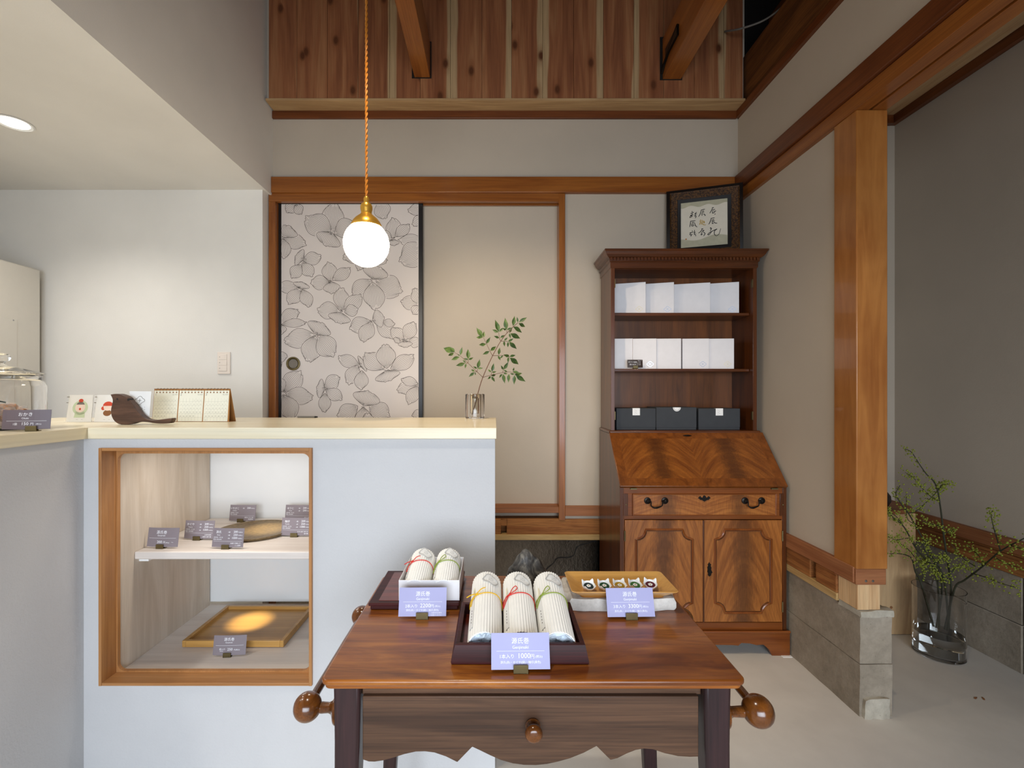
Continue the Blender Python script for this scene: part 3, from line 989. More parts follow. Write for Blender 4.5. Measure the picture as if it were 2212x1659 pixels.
MB().box(nx0 + T_, nx1 - T_, yfa + .001, yfb, nz0, nz0 + T_).build('frame_board', M['nicheframe']['x'], ct, bevel=.0012)
MB().box(nx0 + T_, nx1 - T_, yfa + .001, yfb, nz1 - T_, nz1).build('frame_board', M['nicheframe']['x'], ct, bevel=.0012)
inn = rrect(X(255, 1.602), X(669, 1.602), Z(1448, 1.602), Z(979.5, 1.602), .024, 6)
n_ = len(inn)
ox0, ox1, oz0, oz1 = nx0 + .004, nx1 - .004, nz0 + .004, nz1 - .004
outr = [(ox1 if i < 7 or i >= 21 else ox0, oz1 if i < 14 else oz0) for i in range(n_)]
MB().ring(outr, inn, 'y', 1.600, 1.612).build('rounded_bezel', M['nicheframe']['z'], ct)
ix0, ix1, iz0, iz1 = X(262, 1.62), -.59, .281, 1.062
MB().box(ix0 - .02, ix0, 1.612, 2.12, iz0 - .02, iz1).build('niche_side', M['whitewash']['z'], ct)
MB().box(ix1, ix1 + .02, 1.612, 2.12, iz0 - .02, iz1).build('niche_side', M['whitewash']['z'], ct)
MB().box(ix0, ix1, 1.612, 2.135, iz0 - .02, iz0).build('niche_floor', M['whiteshelf'], ct)
MB().box(ix0, ix1, 1.612, 2.12, iz1, iz1 + .015).build('niche_top', M['whiteshelf'], ct)
MB().box(ix0 - .02, ix1 + .02, 2.13, 2.136, .293, iz1 + .01).build('back_panel', M['backpanel'], ct)
sh_t = .675
sf = MB().box(X(290, 1.678), ix1, 1.678, 2.128, sh_t - .028, sh_t).build('shelf', M['whiteshelf'], ct, bevel=.004)
MB().box(ix0, ix0 + .035, 1.70, 2.1, sh_t - .042, sh_t - .0285).build('shelf_bracket', M['paper'], sf, bevel=.001)

solo('worktop', MB().box(X(190, 1.532), .004, 1.530, 2.145, ZT - .037, ZT), M['worktop'], 'pale pine worktop on the counter above the display niche', 'worktop', (-.7, 1.85, ZT - .037), bevel=.002)
solo('worktop', MB().box(-2.0, X(190, 1.532) - .001, -.9, 2.145, ZT - .037, ZT), M['worktop_y'], 'pale pine worktop turning towards the viewer at the left', 'worktop', (-1.7, .6, ZT - .037), bevel=.002)

# ---------------------------------------------------------------- bureau bookcase
bu = thing('bureau_bookcase', 'tall mahogany bureau bookcase with sloping fall front and two doors', 'bureau', (.99, 2.45, 0))
BX0, BX1, BY = .594, 1.388, 2.222
mz, mx, my = M['mahog']['z'], M['mahog']['x'], M['mahog']['y']
lx, lz = M['mahog_lt']['x'], M['mahog_lt']['z']
ZS0, ZS1, YS1 = .797, 1.034, 2.432        # slope bottom / top
side = [(BY, .115), (2.66, .115), (2.66, ZS1), (YS1, ZS1), (BY, ZS0)]
MB().prism(side, 'x', BX0, BX0 + .018).build('side_panel', mz, bu, bevel=.001)
MB().prism(side, 'x', BX1 - .018, BX1).build('side_panel', mz, bu, bevel=.001)
MB().box(BX0 + .018, BX1 - .018, 2.63, 2.66, .115, ZS1).build('back_panel', mz, bu)
fr_ = MB()
zr0, zr1 = Z(1120, BY), Z(1113, BY)
fr_.box(BX0 + .018, BX1 - .018, BY + .002, BY + .03, Z(1067, BY), ZS0 - .004)
fr_.box(BX0 + .018, BX1 - .018, BY + .002, BY + .03, Z(1122, BY), Z(1114, BY))
fr_.box(BX0 + .018, BX1 - .018, BY + .002, 2.63, .113, Z(1345, BY))
fr_.box(X(1345, BY), X(1366, BY), BY + .001, BY + .03, Z(1114, BY), Z(1067, BY))
fr_.box(X(1677, BY), BX1 - .018, BY + .001, BY + .03, Z(1114, BY), Z(1067, BY))
fr_.box(BX0 + .018, BX0 + .022, BY + .003, BY + .03, .115, Z(1122, BY)).box(BX1 - .022, BX1 - .018, BY + .003, BY + .03, .115, Z(1122, BY))
fr_.build('front_rails', lx, bu, bevel=.001)
for pa, pb in ((1346, 1356), (1684, 1694.5)):
    lp = MB().box(X(pa, BY), X(pb, BY), BY - .003, BY + .02, Z(1114, BY), Z(1066, BY)).build('loper', mz, bu, bevel=.001)
    MB().lathe([(0, .004), (.003, .003), (.003, 0)], 10, (X((pa + pb) / 2 + 1, BY), BY - .003, Z(1090, BY)), 'y').build('pull', M['oldbrass'], lp)

# fall front: cross-banded slab with two flame leaves
nrm = Vector((0, -(ZS1 - ZS0), (YS1 - BY))).normalized()
nrm = Vector((0, -(ZS1 - ZS0), -(BY - YS1))).normalized()
def slope(u, t, o):
    """u across 0..1, t up the slope 0..1, o outward"""
    return Vector((BX0 - .002 + (BX1 - BX0 + .004) * u, BY + (YS1 - BY) * t, ZS0 + (ZS1 - ZS0) * t)) + nrm * o
def slab(u0, u1, t0, t1, o0, o1):
    return MB().hexa([slope(u0, t0, o0), slope(u1, t0, o0), slope(u1, t1, o0), slope(u0, t1, o0), slope(u0, t0, o1), slope(u1, t0, o1), slope(u1, t1, o1), slope(u0, t1, o1)])
fall = slab(0, 1, -.01, 1.0, -.004, .012).build('fall_front', M['band'], bu, bevel=.003)
slab(.055, .945, .13, .87, .0121, .0127).build('flame_veneer', M['flame_fall'], fall)
esc = slope(.5, .925, .014)
MB().tube([esc + Vector((x_, 0, 0)) for x_ in (-.022, -.01, 0, .01, .022)], [.001, .004, .005, .004, .001], 8).build('escutcheon', M['iron'], fall, smooth=True)
for hx in (1368, 1672):
    MB().box(X(hx - 7, BY), X(hx + 7, BY), BY - .008, BY + .004, ZS0 - .010, ZS0 - .004).build('hinge', M['oldbrass'], fall)

# drawer
dx0, dx1, dz0, dz1 = X(1367, BY), X(1674.5, BY), Z(1112.5, BY), Z(1067.5, BY)
dw = MB().box(dx0, dx1, BY - .004, BY + .02, dz0, dz1).build('drawer', M['flame_drawer'], bu, bevel=.0015)
bead = MB()
for a_, b_ in (((dx0, dz0), (dx1, dz0)), ((dx0, dz1), (dx1, dz1)), ((dx0, dz0), (dx0, dz1)), ((dx1, dz0), (dx1, dz1))):
    bead.tube([(a_[0], BY - .004, a_[1]), (b_[0], BY - .004, b_[1])], .0028, 6)
bead.build('cockbead', lx, dw, smooth=True)
for ca, cb_ in ((1398, 1435.5), (1608, 1644)):
    h_ = MB()
    for c0 in (ca, cb_):
        h_.lathe([(0, .012), (.006, .011), (.009, .006), (.0155, .004), (.0165, 0)], 16, (X(c0, BY), BY - .004, Z(1081, BY)), 'y')
    pts = [P(ca, 1081.5, BY - .014), P(ca + 8, 1083, BY - .02), P(ca + 8.5, 1092, BY - .02), P(ca + 13, 1096, BY - .022), P((ca + cb_) / 2, 1097, BY - .024), P(cb_ - 13, 1096, BY - .022), P(cb_ - 5, 1092, BY - .02), P(cb_ - 4, 1083, BY - .02), P(cb_, 1081.5, BY - .014)]
    pts = smooth_path(pts, 3)
    m_ = len(pts)
    h_.tube(pts, [.0028 + .0022 * max(0, 1 - abs(i - m_ / 2) / (m_ * .22)) for i in range(m_)], 8)
    h_.build('bail_handle', M['iron'], dw, smooth=True)
ex, ez = X(1520.5, BY), Z(1077, BY)
MB().prism([(ex + a * .001, ez + b * .001) for a, b in ((-31, 2), (-24, 10), (-19, 13), (-15, 7), (-8, 6), (-6, 13), (0, 17), (6, 13), (8, 6), (15, 7), (19, 13), (24, 10), (31, 2), (26, 2), (20, -5), (12, -6), (0, -13), (-12, -6), (-20, -5), (-26, 2))], 'y', BY - .0065, BY - .003).build('escutcheon', M['iron'], dw)

# doors with notched mouldings
dz0, dz1 = Z(1343, BY), Z(1123.5, BY)
xm = X(1519.5, BY)
for side_, (a_, b_) in enumerate(((BX0 + .023, xm - .001), (xm + .001, BX1 - .023))):
    d_ = MB().box(a_, b_, BY - .003, BY + .018, dz0, dz1).build('door', M['flame_door'], bu, bevel=.0015)
    ma, mb_, mc, md, r_ = a_ + .052, b_ - .052, dz0 + .044, dz1 - .044, .045
    path = []
    for cx_, cz_, q0 in ((mb_, md, pi), (ma, md, 1.5 * pi), (ma, mc, 0), (mb_, mc, .5 * pi)):
        arc = [(cx_ + r_ * cos(q0 + (pi / 2) * (1 - i / 7)), cz_ + r_ * sin(q0 + (pi / 2) * (1 - i / 7))) for i in range(8)]
        path += arc
    # corner order: top right, top left, bottom left, bottom right with concave quarter circles
    path3 = [(p_[0], BY - .004, p_[1]) for p_ in path]
    MB().tube(path3, .0052, 6, closed=True).build('panel_moulding', lz, d_, smooth=True)
    MB().tube([(p_[0] + (.006 if p_[0] > (a_ + b_) / 2 else -.006) * -1, BY - .003, p_[1] + (.006 if p_[1] > (dz0 + dz1) / 2 else -.006) * -1) for p_ in path], .0025, 5, closed=True).build('inner_bead', mz, d_, smooth=True)
    hx = a_ - .001 if side_ == 0 else b_ + .001
    for hz in (1157, 1310):
        MB().tube([(hx, BY - .005, Z(hz + 11, BY)), (hx, BY - .005, Z(hz - 11, BY))], .0035, 8).build('hinge', M['oldbrass'], d_)
    if side_:
        kx = X(1531, BY)
        MB().prism([(kx + u * .001, Z(1229, BY) + v_ * .001) for u, v_ in ((0, 34), (4, 26), (9, 24), (6, 18), (10, 8), (8, 0), (12, -10), (16, -14), (10, -18), (8, -28), (0, -34), (-6, -28), (-5, -18), (-9, -12), (-7, 0), (-9, 8), (-5, 18), (-8, 24), (-4, 26))], 'y', BY - .007, BY - .002).build('key_escutcheon', M['iron'], d_)
    else:
        MB().box(b_ - .004, b_ + .003, BY - .007, BY - .001, dz0, dz1).build('astragal', mz, d_, bevel=.001)

# plinth with bracket feet
pz = .113
px0, px1, py = BX0 - .008, 1.397, BY - .012
foot = [(px0, 0), (px0 + .085, 0), (px0 + .10, .03), (px0 + .125, .052), (px0 + .16, .050), (px0 + .19, .058), (px0 + .23, .06)]
mid_ = (px0 + px1) / 2
right = [(px1 + px0 - a, b) for a, b in foot][::-1]
foot_mid = [(px0 + .245, .047), (px0 + .27, .05), (mid_, .052), (px1 - .27, .05), (px1 - .245, .047)]
MB().prism(foot + foot_mid + right + [(px1, pz), (px0, pz)], 'y', py, py + .02).build('plinth_front', lx, bu, bevel=.001)
MB().box(px0, px0 + .018, py + .02, 2.64, 0, pz).build('plinth_side', my, bu)
MB().box(px1 - .018, px1, py + .02, 2.64, 0, pz).build('plinth_side', my, bu)
MB().tube([(px0, py, pz), (px1, py, pz)], .006, 8).build('plinth_moulding', lx, bu, smooth=True)

# bookcase on top
UX0, UX1, UY, UZ1 = .602, 1.362, 2.428, 1.925
MB().box(BX0 - .002, BX1 - .01, UY - .008, 2.66, ZS1, ZS1 + .016).build('waist_moulding', mx, bu, bevel=.005)
MB().box(UX0, UX0 + .02, UY, 2.66, ZS1 + .016, UZ1).build('case_side', mz, bu, bevel=.001)
MB().box(UX1 - .02, UX1, UY, 2.66, ZS1 + .016, UZ1).build('case_side', mz, bu, bevel=.001)
MB().box(UX0 + .02, UX1 - .02, 2.645, 2.66, ZS1 + .016, UZ1).build('case_back', M['mahog_in'], bu)
MB().box(UX0 + .02, UX1 - .02, UY + .02, 2.645, UZ1 - .03, UZ1).build('case_top', mx, bu)
for py_ in (675.5, 796.5):
    MB().box(UX0 + .02, UX1 - .02, 2.462, 2.645, Z(py_, 2.462) - .016, Z(py_, 2.462)).build('shelf', M['mahog']['x'], bu, bevel=.003)
co = MB()
prof = [(0, 1.895), (.004, 1.90), (.004, 1.925), (.010, 1.93), (.010, 1.945), (.020, 1.950), (.030, 1.962), (.036, 1.975), (.040, 1.978), (.040, 1.986), (0, 1.986)]
def cor(d, z):
    return [(UX0 - d, 2.66, z), (UX0 - d, UY - d, z), (UX1 + d, UY - d, z), (UX1 + d, 2.66, z)]
co.grid([cor(d, z) for d, z in prof])
co.add(cor(.04, 1.986), [(0, 1, 2, 3)])
cor_o = co.build('cornice', mx, bu)
de = MB()
nd = 44
for i in range(nd):
    a_ = UX0 - .008 + (UX1 - UX0 + .016) * i / nd
    de.box(a_, a_ + .011, UY - .018, UY - .006, 1.933, 1.947)
de.build('dentils', mx, cor_o)
for hz in (612, 898):
    MB().box(UX0 + .02, UX0 + .0235, UY - .001, UY + .012, Z(hz + 9, UY), Z(hz - 9, UY)).build('hinge', M['oldbrass'], bu)
    MB().box(UX1 - .0235, UX1 - .02, UY - .001, UY + .012, Z(hz + 9, UY), Z(hz - 9, UY)).build('hinge', M['oldbrass'], bu)
solo('paper_shim', MB().box(X(1690, 2.2), 1.40, 2.195, 2.26, 0, .0015), M['paper'], 'white paper shim under the right foot of the bureau', 'paper', (1.37, 2.21, 0))


def flat_on(mb, pts2, faces, o, ux, uz):
    """place flat 2-D artwork on a plane given by origin and two unit vectors"""
    mb.add([Vector(o) + Vector(ux) * a + Vector(uz) * b for a, b in pts2], faces)


# white gift boxes
def gift_box(p0, p1, ptop, shelf_py, Y, ang, lab, logo, printmat='silver_print', depth=.024, lean=.03):
    zb_ = Z(shelf_py, 2.462) + .0005
    xa, xb = X(p0, Y), X(p1, Y)
    w_ = (xb - xa) / cos(ang)
    h_ = Z(ptop, Y) - zb_
    t = thing('gift_box', lab, 'box', ((xa + xb) / 2, Y, zb_), ang, 'white gift boxes in the bookcase')
    MB().box(-w_ / 2, w_ / 2, .0, depth - .003, 0, h_ - .001).build('box_base', M['boxwhite'], t, bevel=.001, local=True)
    lid = MB().box(-w_ / 2 - .0012, w_ / 2 + .0012, -.003, depth * .7, 0, h_).build('lid', M['boxwhite'], t, bevel=.0012, local=True)
    if logo:
        mb = MB()
        v_, f_ = logo2d(.0135, .0026)
        flat_on(mb, v_, f_, (w_ / 2 - .032, -.0034, .026), (1, 0, 0), (0, 0, 1))
        mb.build('printed_emblem', M[printmat], lid, local=True, fixn=False)
    return t
gift_box(1325, 1391, 611.5, 675.5, 2.52, -.30, 'white gift box at the left end of the top shelf', True, 'slip')
gift_box(1396, 1452, 611.5, 675.5, 2.52, -.30, 'white gift box second from the left on the top shelf', True)
gift_box(1455, 1529, 612.5, 675.5, 2.52, -.26, 'widest white gift box with a faint emblem on the top shelf', True, 'boxwhite')
gift_box(1532, 1591, 611, 675.5, 2.52, -.30, 'white gift box at the right end of the top shelf', True)
gift_box(1325, 1366, 731.5, 796.5, 2.52, -.10, 'white gift box behind the dark brown card at the left of the middle shelf', False)
gift_box(1368, 1416.5, 731.5, 796.5, 2.50, -.10, 'white gift box with a silver emblem just right of the dark brown card', True)
gift_box(1419, 1470, 731.5, 796.5, 2.50, -.07, 'white gift box with a faint emblem in the middle of the middle shelf', True, 'boxwhite')
gift_box(1475, 1530, 731.5, 796.5, 2.50, -.08, 'white gift box right of the narrow gap on the middle shelf', True)
gift_box(1533, 1583.5, 731.5, 796.5, 2.50, -.10, 'white gift box at the right end of the middle shelf', True, 'slip', .05)
for k, (p0, p1, pt, lab) in enumerate(((1332, 1416, 882, 'black box with a square white label at the left of the bottom shelf'), (1418, 1504, 880, 'black box with a round white label in the middle of the bottom shelf'), (1509, 1598, 882.5, 'black box with a square white label at the right of the bottom shelf'))):
    Y = 2.475 if k != 1 else 2.468
    zb_ = ZS1 + .0165
    xa, xb = X(p0, Y), X(p1, Y)
    h_ = Z(pt, Y) - zb_
    t = thing('black_box', lab, 'box', ((xa + xb) / 2, Y, zb_), 0, 'black boxes in the bookcase')
    w_ = xb - xa
    MB().box(-w_ / 2, w_ / 2, 0, .15, 0, h_ - .02).build('box_base', M['blackpaper'], t, bevel=.001, local=True)
    MB().box(-w_ / 2 - .001, w_ / 2 + .001, -.001, .151, .012, h_).build('lid', M['blackpaper'], t, bevel=.0012, local=True)
    if k != 1:
        lb = MB().box(-.019, .020, -.0016, -.0009, h_ - .037, h_ + .0004).box(-.019, .020, -.001, .02, h_ - .0002, h_ + .0006).build('label', M['paper'], t, local=True)
        wr = MB()
        for j in range(7):
            v_, f_ = stroke2d([(-.008 + .004 * (j % 3), h_ - .008 - j * .0035), (-.005 + .004 * (j % 3) + .002 * (j % 2), h_ - .0095 - j * .0035)], .0009, False)
            wr.add([(a, -.0019, b) for a, b in v_], f_)
        wr.build('writing', M['greyink'], lb, local=True, fixn=False)
    else:
        lb = MB().prism([(.002 + .021 * cos(pi + pi * i / 16), h_ + .021 * sin(pi + pi * i / 16)) for i in range(17)], 'y', -.0018, -.0009).build('label', M['paper'], t, local=True)
        wr = MB()
        v_, f_ = stroke2d([(.002 + .0165 * cos(pi + pi * i / 16), h_ + .0165 * sin(pi + pi * i / 16)) for i in range(17)], .0014, False)
        wr.add([(a, -.002, b) for a, b in v_], f_)
        wr.build('printed_ring', M['greyink'], lb, local=True, fixn=False)

# picture frame on the bureau
PA, PB = Vector((X(1440, 2.655), 2.655, 1.987)), Vector((X(1605.5, 2.535), 2.535, 1.987))
ux = (PB - PA); FWd = ux.length; ux.normalize()
FH = .408
back = Vector((-ux.y, ux.x, 0))           # away from the viewer
lean_ = .03
uz = (Vector((0, 0, 1)) + back * lean_).normalized()
un = ux.cross(uz)                          # towards the viewer
if un.y > 0: un = -un
pf = thing('picture_frame', 'dark gilt picture frame with brush calligraphy on top of the bureau', 'picture', (PA + PB) / 2)
def fp(a, b, o=0):
    return PA + ux * a + uz * b + un * o
def fringe(i0, i1, o0, o1, name, mat, par=pf):
    a0, a1 = i0, i1
    mb = MB()
    out_ = [(a0, a0), (FWd - a0, a0), (FWd - a0, FH - a0), (a0, FH - a0)]
    in_ = [(a1, a1), (FWd - a1, a1), (FWd - a1, FH - a1), (a1, FH - a1)]
    rows = [[fp(*p_, -.012) for p_ in out_], [fp(*p_, o0) for p_ in out_], [fp(*p_, o1) for p_ in in_], [fp(*p_, -.012) for p_ in in_]]
    mb.grid(rows, True)
    return mb.build(name, mat, par, bevel=.0008)
fringe(0, .018, .004, .012, 'outer_moulding', M['black'])
fringe(.018, .024, .014, .010, 'gilt_bead', M['framegold'])
fringe(.0235, .058, .010, .004, 'gilt_moulding', M['framegold'])
fringe(.058, .076, .007, .003, 'inner_slip', M['black'])
i_ = .076
art = MB().add([fp(i_, i_, -.001), fp(FWd - i_, i_, -.001), fp(FWd - i_, FH - i_, -.001), fp(i_, FH - i_, -.001)], [(0, 1, 2, 3)]).add([fp(.01, .01, -.011), fp(FWd - .01, .01, -.011), fp(FWd - .01, FH - .01, -.011), fp(.01, FH - .01, -.011)], [(0, 1, 2, 3)]).build('artwork', M['art'], pf, fixn=False)
AW, AH = FWd - 2 * i_, FH - 2 * i_
def artp(x_, y_):
    u = (x_ - 441) / 1012
    t_, b_ = 570 - 132 * u, 1560 - 110 * u
    v_ = (y_ - t_) / (b_ - t_)
    return (i_ + u * AW, FH - i_ - v_ * AH)
ms = MB()
for top in (True, False):
    cols = []
    for i in range(31):
        u = i / 30
        h_ = (.10 + .022 * sin(17 * u + 1)) if top else (.16 + .06 * u + .035 * sin(8 * u + 2))
        cols.append(((i_ + u * AW, FH - i_ - .0002 if top else i_ + .0002), (i_ + u * AW, FH - i_ - h_ * AH if top else i_ + h_ * AH)))
    ms.grid([[fp(*c_[0], -.0006) for c_ in cols], [fp(*c_[1], -.0006) for c_ in cols]])
    ms.build('printed_mist', M['artmist'], art, fixn=False); ms = MB()
GL = [
 [[(680, 740), (702, 752)], [(655, 790), (730, 760)], [(690, 775), (690, 815), (650, 832), (720, 815)], [(635, 882), (660, 842), (692, 850), (640, 885)], [(790, 755), (750, 800), (792, 788)], [(740, 830), (782, 815)], [(735, 850), (778, 845), (758, 892)]],
 [[(885, 710), (970, 688)], [(890, 710), (870, 790), (830, 858)], [(905, 740), (950, 725)], [(905, 765), (955, 750)], [(910, 770), (905, 835)], [(935, 790), (975, 815)], [(985, 820), (960, 832)]],
 [[(1120, 655), (1165, 650)], [(1135, 660), (1110, 720), (1072, 778)], [(1130, 705), (1190, 690)], [(1140, 720), (1135, 775), (1190, 745)], [(1160, 740), (1212, 722)], [(1195, 785), (1180, 806)]],
 [[(650, 960), (765, 945)], [(655, 960), (650, 1020), (638, 1090)], [(680, 990), (740, 980)], [(680, 1010), (685, 1065), (740, 1050)], [(710, 1000), (710, 1050)], [(745, 990), (760, 1050), (802, 1088)]],
 [[(1095, 890), (1180, 875)], [(1105, 890), (1085, 960), (1050, 1022)], [(1115, 925), (1170, 912)], [(1115, 950), (1180, 940)], [(1130, 955), (1130, 1005), (1160, 990)], [(1150, 960), (1190, 990), (1235, 992)]],
 [[(690, 1165), (696, 1182)], [(630, 1220), (720, 1195)], [(665, 1210), (640, 1260), (700, 1245)], [(660, 1297), (680, 1250)], [(745, 1150), (740, 1250), (775, 1230)], [(730, 1210), (765, 1200)], [(765, 1260), (770, 1287)]],
 [[(890, 1125), (935, 1122)], [(910, 1130), (870, 1190), (825, 1218)], [(905, 1165), (950, 1155), (905, 1195)], [(905, 1190), (885, 1260), (920, 1230)], [(930, 1190), (970, 1225), (940, 1282)]],
 [[(1100, 1085), (1080, 1110)], [(1085, 1120), (1112, 1110), (1080, 1170)], [(1030, 1240), (1090, 1190), (1112, 1180), (1060, 1250), (1030, 1245), (1090, 1190), (1230, 1120), (1180, 1160), (1170, 1230), (1210, 1270), (1270, 1230), (1305, 1110)]],
]
GOLD = [[(870, 920), (885, 935)], [(850, 955), (900, 945)], [(875, 960), (850, 1035)], [(890, 965), (890, 1030)], [(915, 925), (920, 1020), (990, 1035)], [(935, 940), (940, 1000)], [(955, 950), (960, 1000)]]
for name, gl, mt in (('calligraphy', [s_ for g_ in GL for s_ in g_], 'ink'), ('gold_character', GOLD, 'goldink'), ('seal', [[(540, 1362), (572, 1356)]], 'seal')):
    mb = MB()
    for st in gl:
        v_, f_ = stroke2d([tuple(p_) for p_ in smooth_path([artp(*q) for q in st], 4)], .0040 if name != 'seal' else .007)
        mb.add([fp(a, b, -.0003) for a, b in v_], f_)
    mb.build(name, M[mt], art, fixn=False)

# ---------------------------------------------------------------- price cards
def price_card(lab, loc, rot, w_, h_, tilt, mat, lines, rules=(), group='price cards', clip_at=0.0, curve=0.0, clip_w=.028, clip=True):
    """card held in a small metal clip; lines are (text, size, x from the middle, height from the foot, align)"""
    t = thing('price_card', lab, 'price card', loc, rot, group)
    z0_ = .006
    def cp(a, b, o=0.0):
        return Vector((a, b * sin(tilt) - o * cos(tilt) + curve * (2 * a / w_) ** 2, z0_ + b * cos(tilt) - o * sin(tilt) * -1))
    card = MB()
    nseg = 10 if curve else 1
    rows = [[cp(-w_ / 2 + w_ * i / nseg, b, .0003) for i in range(nseg + 1)] for b in (0, h_)]
    rows2 = [[cp(-w_ / 2 + w_ * i / nseg, b, -.0003) for i in range(nseg + 1)] for b in (h_, 0)]
    card.grid(rows + rows2 + [rows[0]])
    cd = card.build('card', mat, t, local=True)
    wr = MB()
    for body, size, xx, zz, al in lines:
        v_, f_ = txt(body, size, al)
        wr.add([cp(a + xx, b + zz, .0006) for a, b in v_], f_)
    for (ra, rb, rz, rw) in rules:
        n_ = 10
        pts = [(ra + (rb - ra) * i / n_, rz) for i in range(n_ + 1)]
        v_, f_ = stroke2d(pts, rw, False)
        wr.add([cp(a, b, .0006) for a, b in v_], f_)
    wr.build('lettering', M['white_print'], cd, local=True, fixn=False)
    if clip:
        cl = MB()
        c_ = clip_at
        cl.box(c_ - clip_w / 2, c_ + clip_w / 2, -.0045, -.0025, 0, .016)
        cl.box(c_ - clip_w / 2, c_ + clip_w / 2, .0025 + .002, .0045 + .002, 0, .016)
        cl.box(c_ - clip_w / 2, c_ + clip_w / 2, -.0045, .018, 0, .002)
        cl.build('clip', M['oldbrass'], t, bevel=.0005, local=True)
    return t
TZ = .717
def tcard(lab, px, py, rot, n_, price, extra=()):
    x_, y_ = on(px, py, TZ)
    L = [('源氏巻', .0115, 0, .045, 'CENTER'), ('Genjimaki', .0078, 0, .0355, 'CENTER'), (n_ + '本入り', .0085, -.041, .0195, 'LEFT'), (price, .0125, -.006, .0192, 'LEFT'), ('円', .0085, .0185 if len(price) == 4 else .014, .0192, 'LEFT'), ('(税込)', .0052, .0285, .020, 'LEFT'), ('源氏(赤)・かぐや(緑)・柚仔(黄色)', .0052, 0, .0105 if not extra else .0115, 'CENTER')]
    for i, e_ in enumerate(extra): L.append((e_, .0038, .046, .0062 - i * .0048, 'RIGHT'))
    return price_card(lab, (x_, y_, TZ), rot, .112, .063, .30, M['glare_card'], L, [(-.046, .046, .0315, .0005)], 'lavender price cards on the table')
tcard('glare-tinted lavender price card at the table front reading 1000 yen', 1125, 1453, .02, '1', '1000')
tcard('glare-tinted lavender price card before the white box reading 2200 yen', 912, 1337, .02, '2', '2200', ('お好きな2本を', 'お選びください'))
tcard('glare-tinted lavender price card before the stone slab reading 3300 yen', 1364, 1338, .02, '3', '3300')


def full_lines(name, roman, prices, notes):
    L = [(name, .0105, -.036, .050, 'CENTER'), (roman, .006, -.036, .0415, 'CENTER')]
    rows = [('1個', .052), ('1袋', .041), ('1本', .030)]
    for (lb, zz), p_ in zip(rows, prices):
        L += [(lb, .0055, .004, zz, 'CENTER'), (p_, .0105, .036, zz, 'RIGHT'), ('円(税込)', .0045, .0375, zz, 'LEFT')]
    L += [('白餡使用・手亡豆', .0046, -.055, .033, 'LEFT'), ('国産小麦粉使用', .0046, -.055, .026, 'LEFT')]
    for i, e_ in enumerate(notes): L.append((e_, .0055, .050, .0125 - i * .0075, 'RIGHT'))
    return L
NR = [(-.054, .054, .0215, .0005)]
SZ = .6752
def ncard(lab, px, py, rot, lines, rules=NR, z=SZ):
    x_, y_ = on(px, py, z)
    return price_card(lab, (x_, y_, z), rot, .118, .068, .16, M['mauve'], lines, rules, 'mauve price cards in the display niche', -.005, .003)
ncard('mauve price card at the left end of the niche shelf', 349, 1185, -.05, [('源氏巻', .0135, -.005, .047, 'CENTER'), ('Genjimaki', .0075, -.005, .038, 'CENTER'), ('200', .0135, -.010, .013, 'CENTER'), ('円', .009, .0035, .013, 'LEFT'), ('(税込)', .005, .014, .0135, 'LEFT'), ('〜', .008, .034, .0135, 'LEFT')], [(-.052, .050, .031, .0006)])
ncard('mauve price card behind the left one, reading kaguya', 428, 1167, -.05, full_lines('かぐや', 'Kaguya', ('200', '250', '1000'), ('上新粉使用', '抹茶の練り餡')))
ncard('mauve price card at the shelf front before the bronze plate', 490, 1186, -.05, full_lines('源氏', 'Genji', ('200', '250', '1000'), ('本練り羊羹入り', 'こし餡巻')))
ncard('mauve price card behind the bronze plate, left of middle', 522, 1128, -.05, full_lines('いちびこ', 'Ichibiko', ('250',), ('季節のいちご餡', '数量限定')))
ncard('mauve price card rearmost at the right of the niche shelf', 643, 1128, -.03, full_lines('ほうじ', 'Houji', ('200', '250'), ('ほうじ茶', '餡入り')))
ncard('mauve price card overlapping the rearmost right one', 638, 1160, -.03, full_lines('柚仔', 'Yuzuko', ('200', '250', '1000'), ('ゆずの香り爽やか', '柚子餡')))
ncard('mauve price card at the foot of the bamboo tray', 494, 1419, .04, [('源氏巻', .0125, -.002, .050, 'CENTER'), ('Genjimaki', .0065, -.002, .0415, 'CENTER'), ('袋入り', .0075, -.036, .018, 'LEFT'), ('(個包装)', .0036, -.034, .013, 'LEFT'), ('250', .0125, .003, .016, 'CENTER'), ('円(税込)', .006, .0165, .016, 'LEFT')], [(-.050, .050, .033, .0006)], z=.2812)
x_, y_ = X(1372.5, 2.468), 2.468
price_card('small dark brown gift wrapping card on the middle bookcase shelf', (x_, y_, Z(796.5, 2.462) + .0005), 0, .081, .042, .10, M['brownc'], [('ギフト包装', .0088, -.036, .026, 'LEFT'), ('承ります', .0088, -.030, .013, 'LEFT'), ('各種サイズ', .0042, .014, .035, 'LEFT'), ('小 100円', .004, .014, .028, 'LEFT'), ('中 150円', .004, .014, .021, 'LEFT'), ('大 200円', .004, .014, .014, 'LEFT')], [(.010, .0106, .020, .022)], 'price cards in the bookcase', 0, .004, .026)

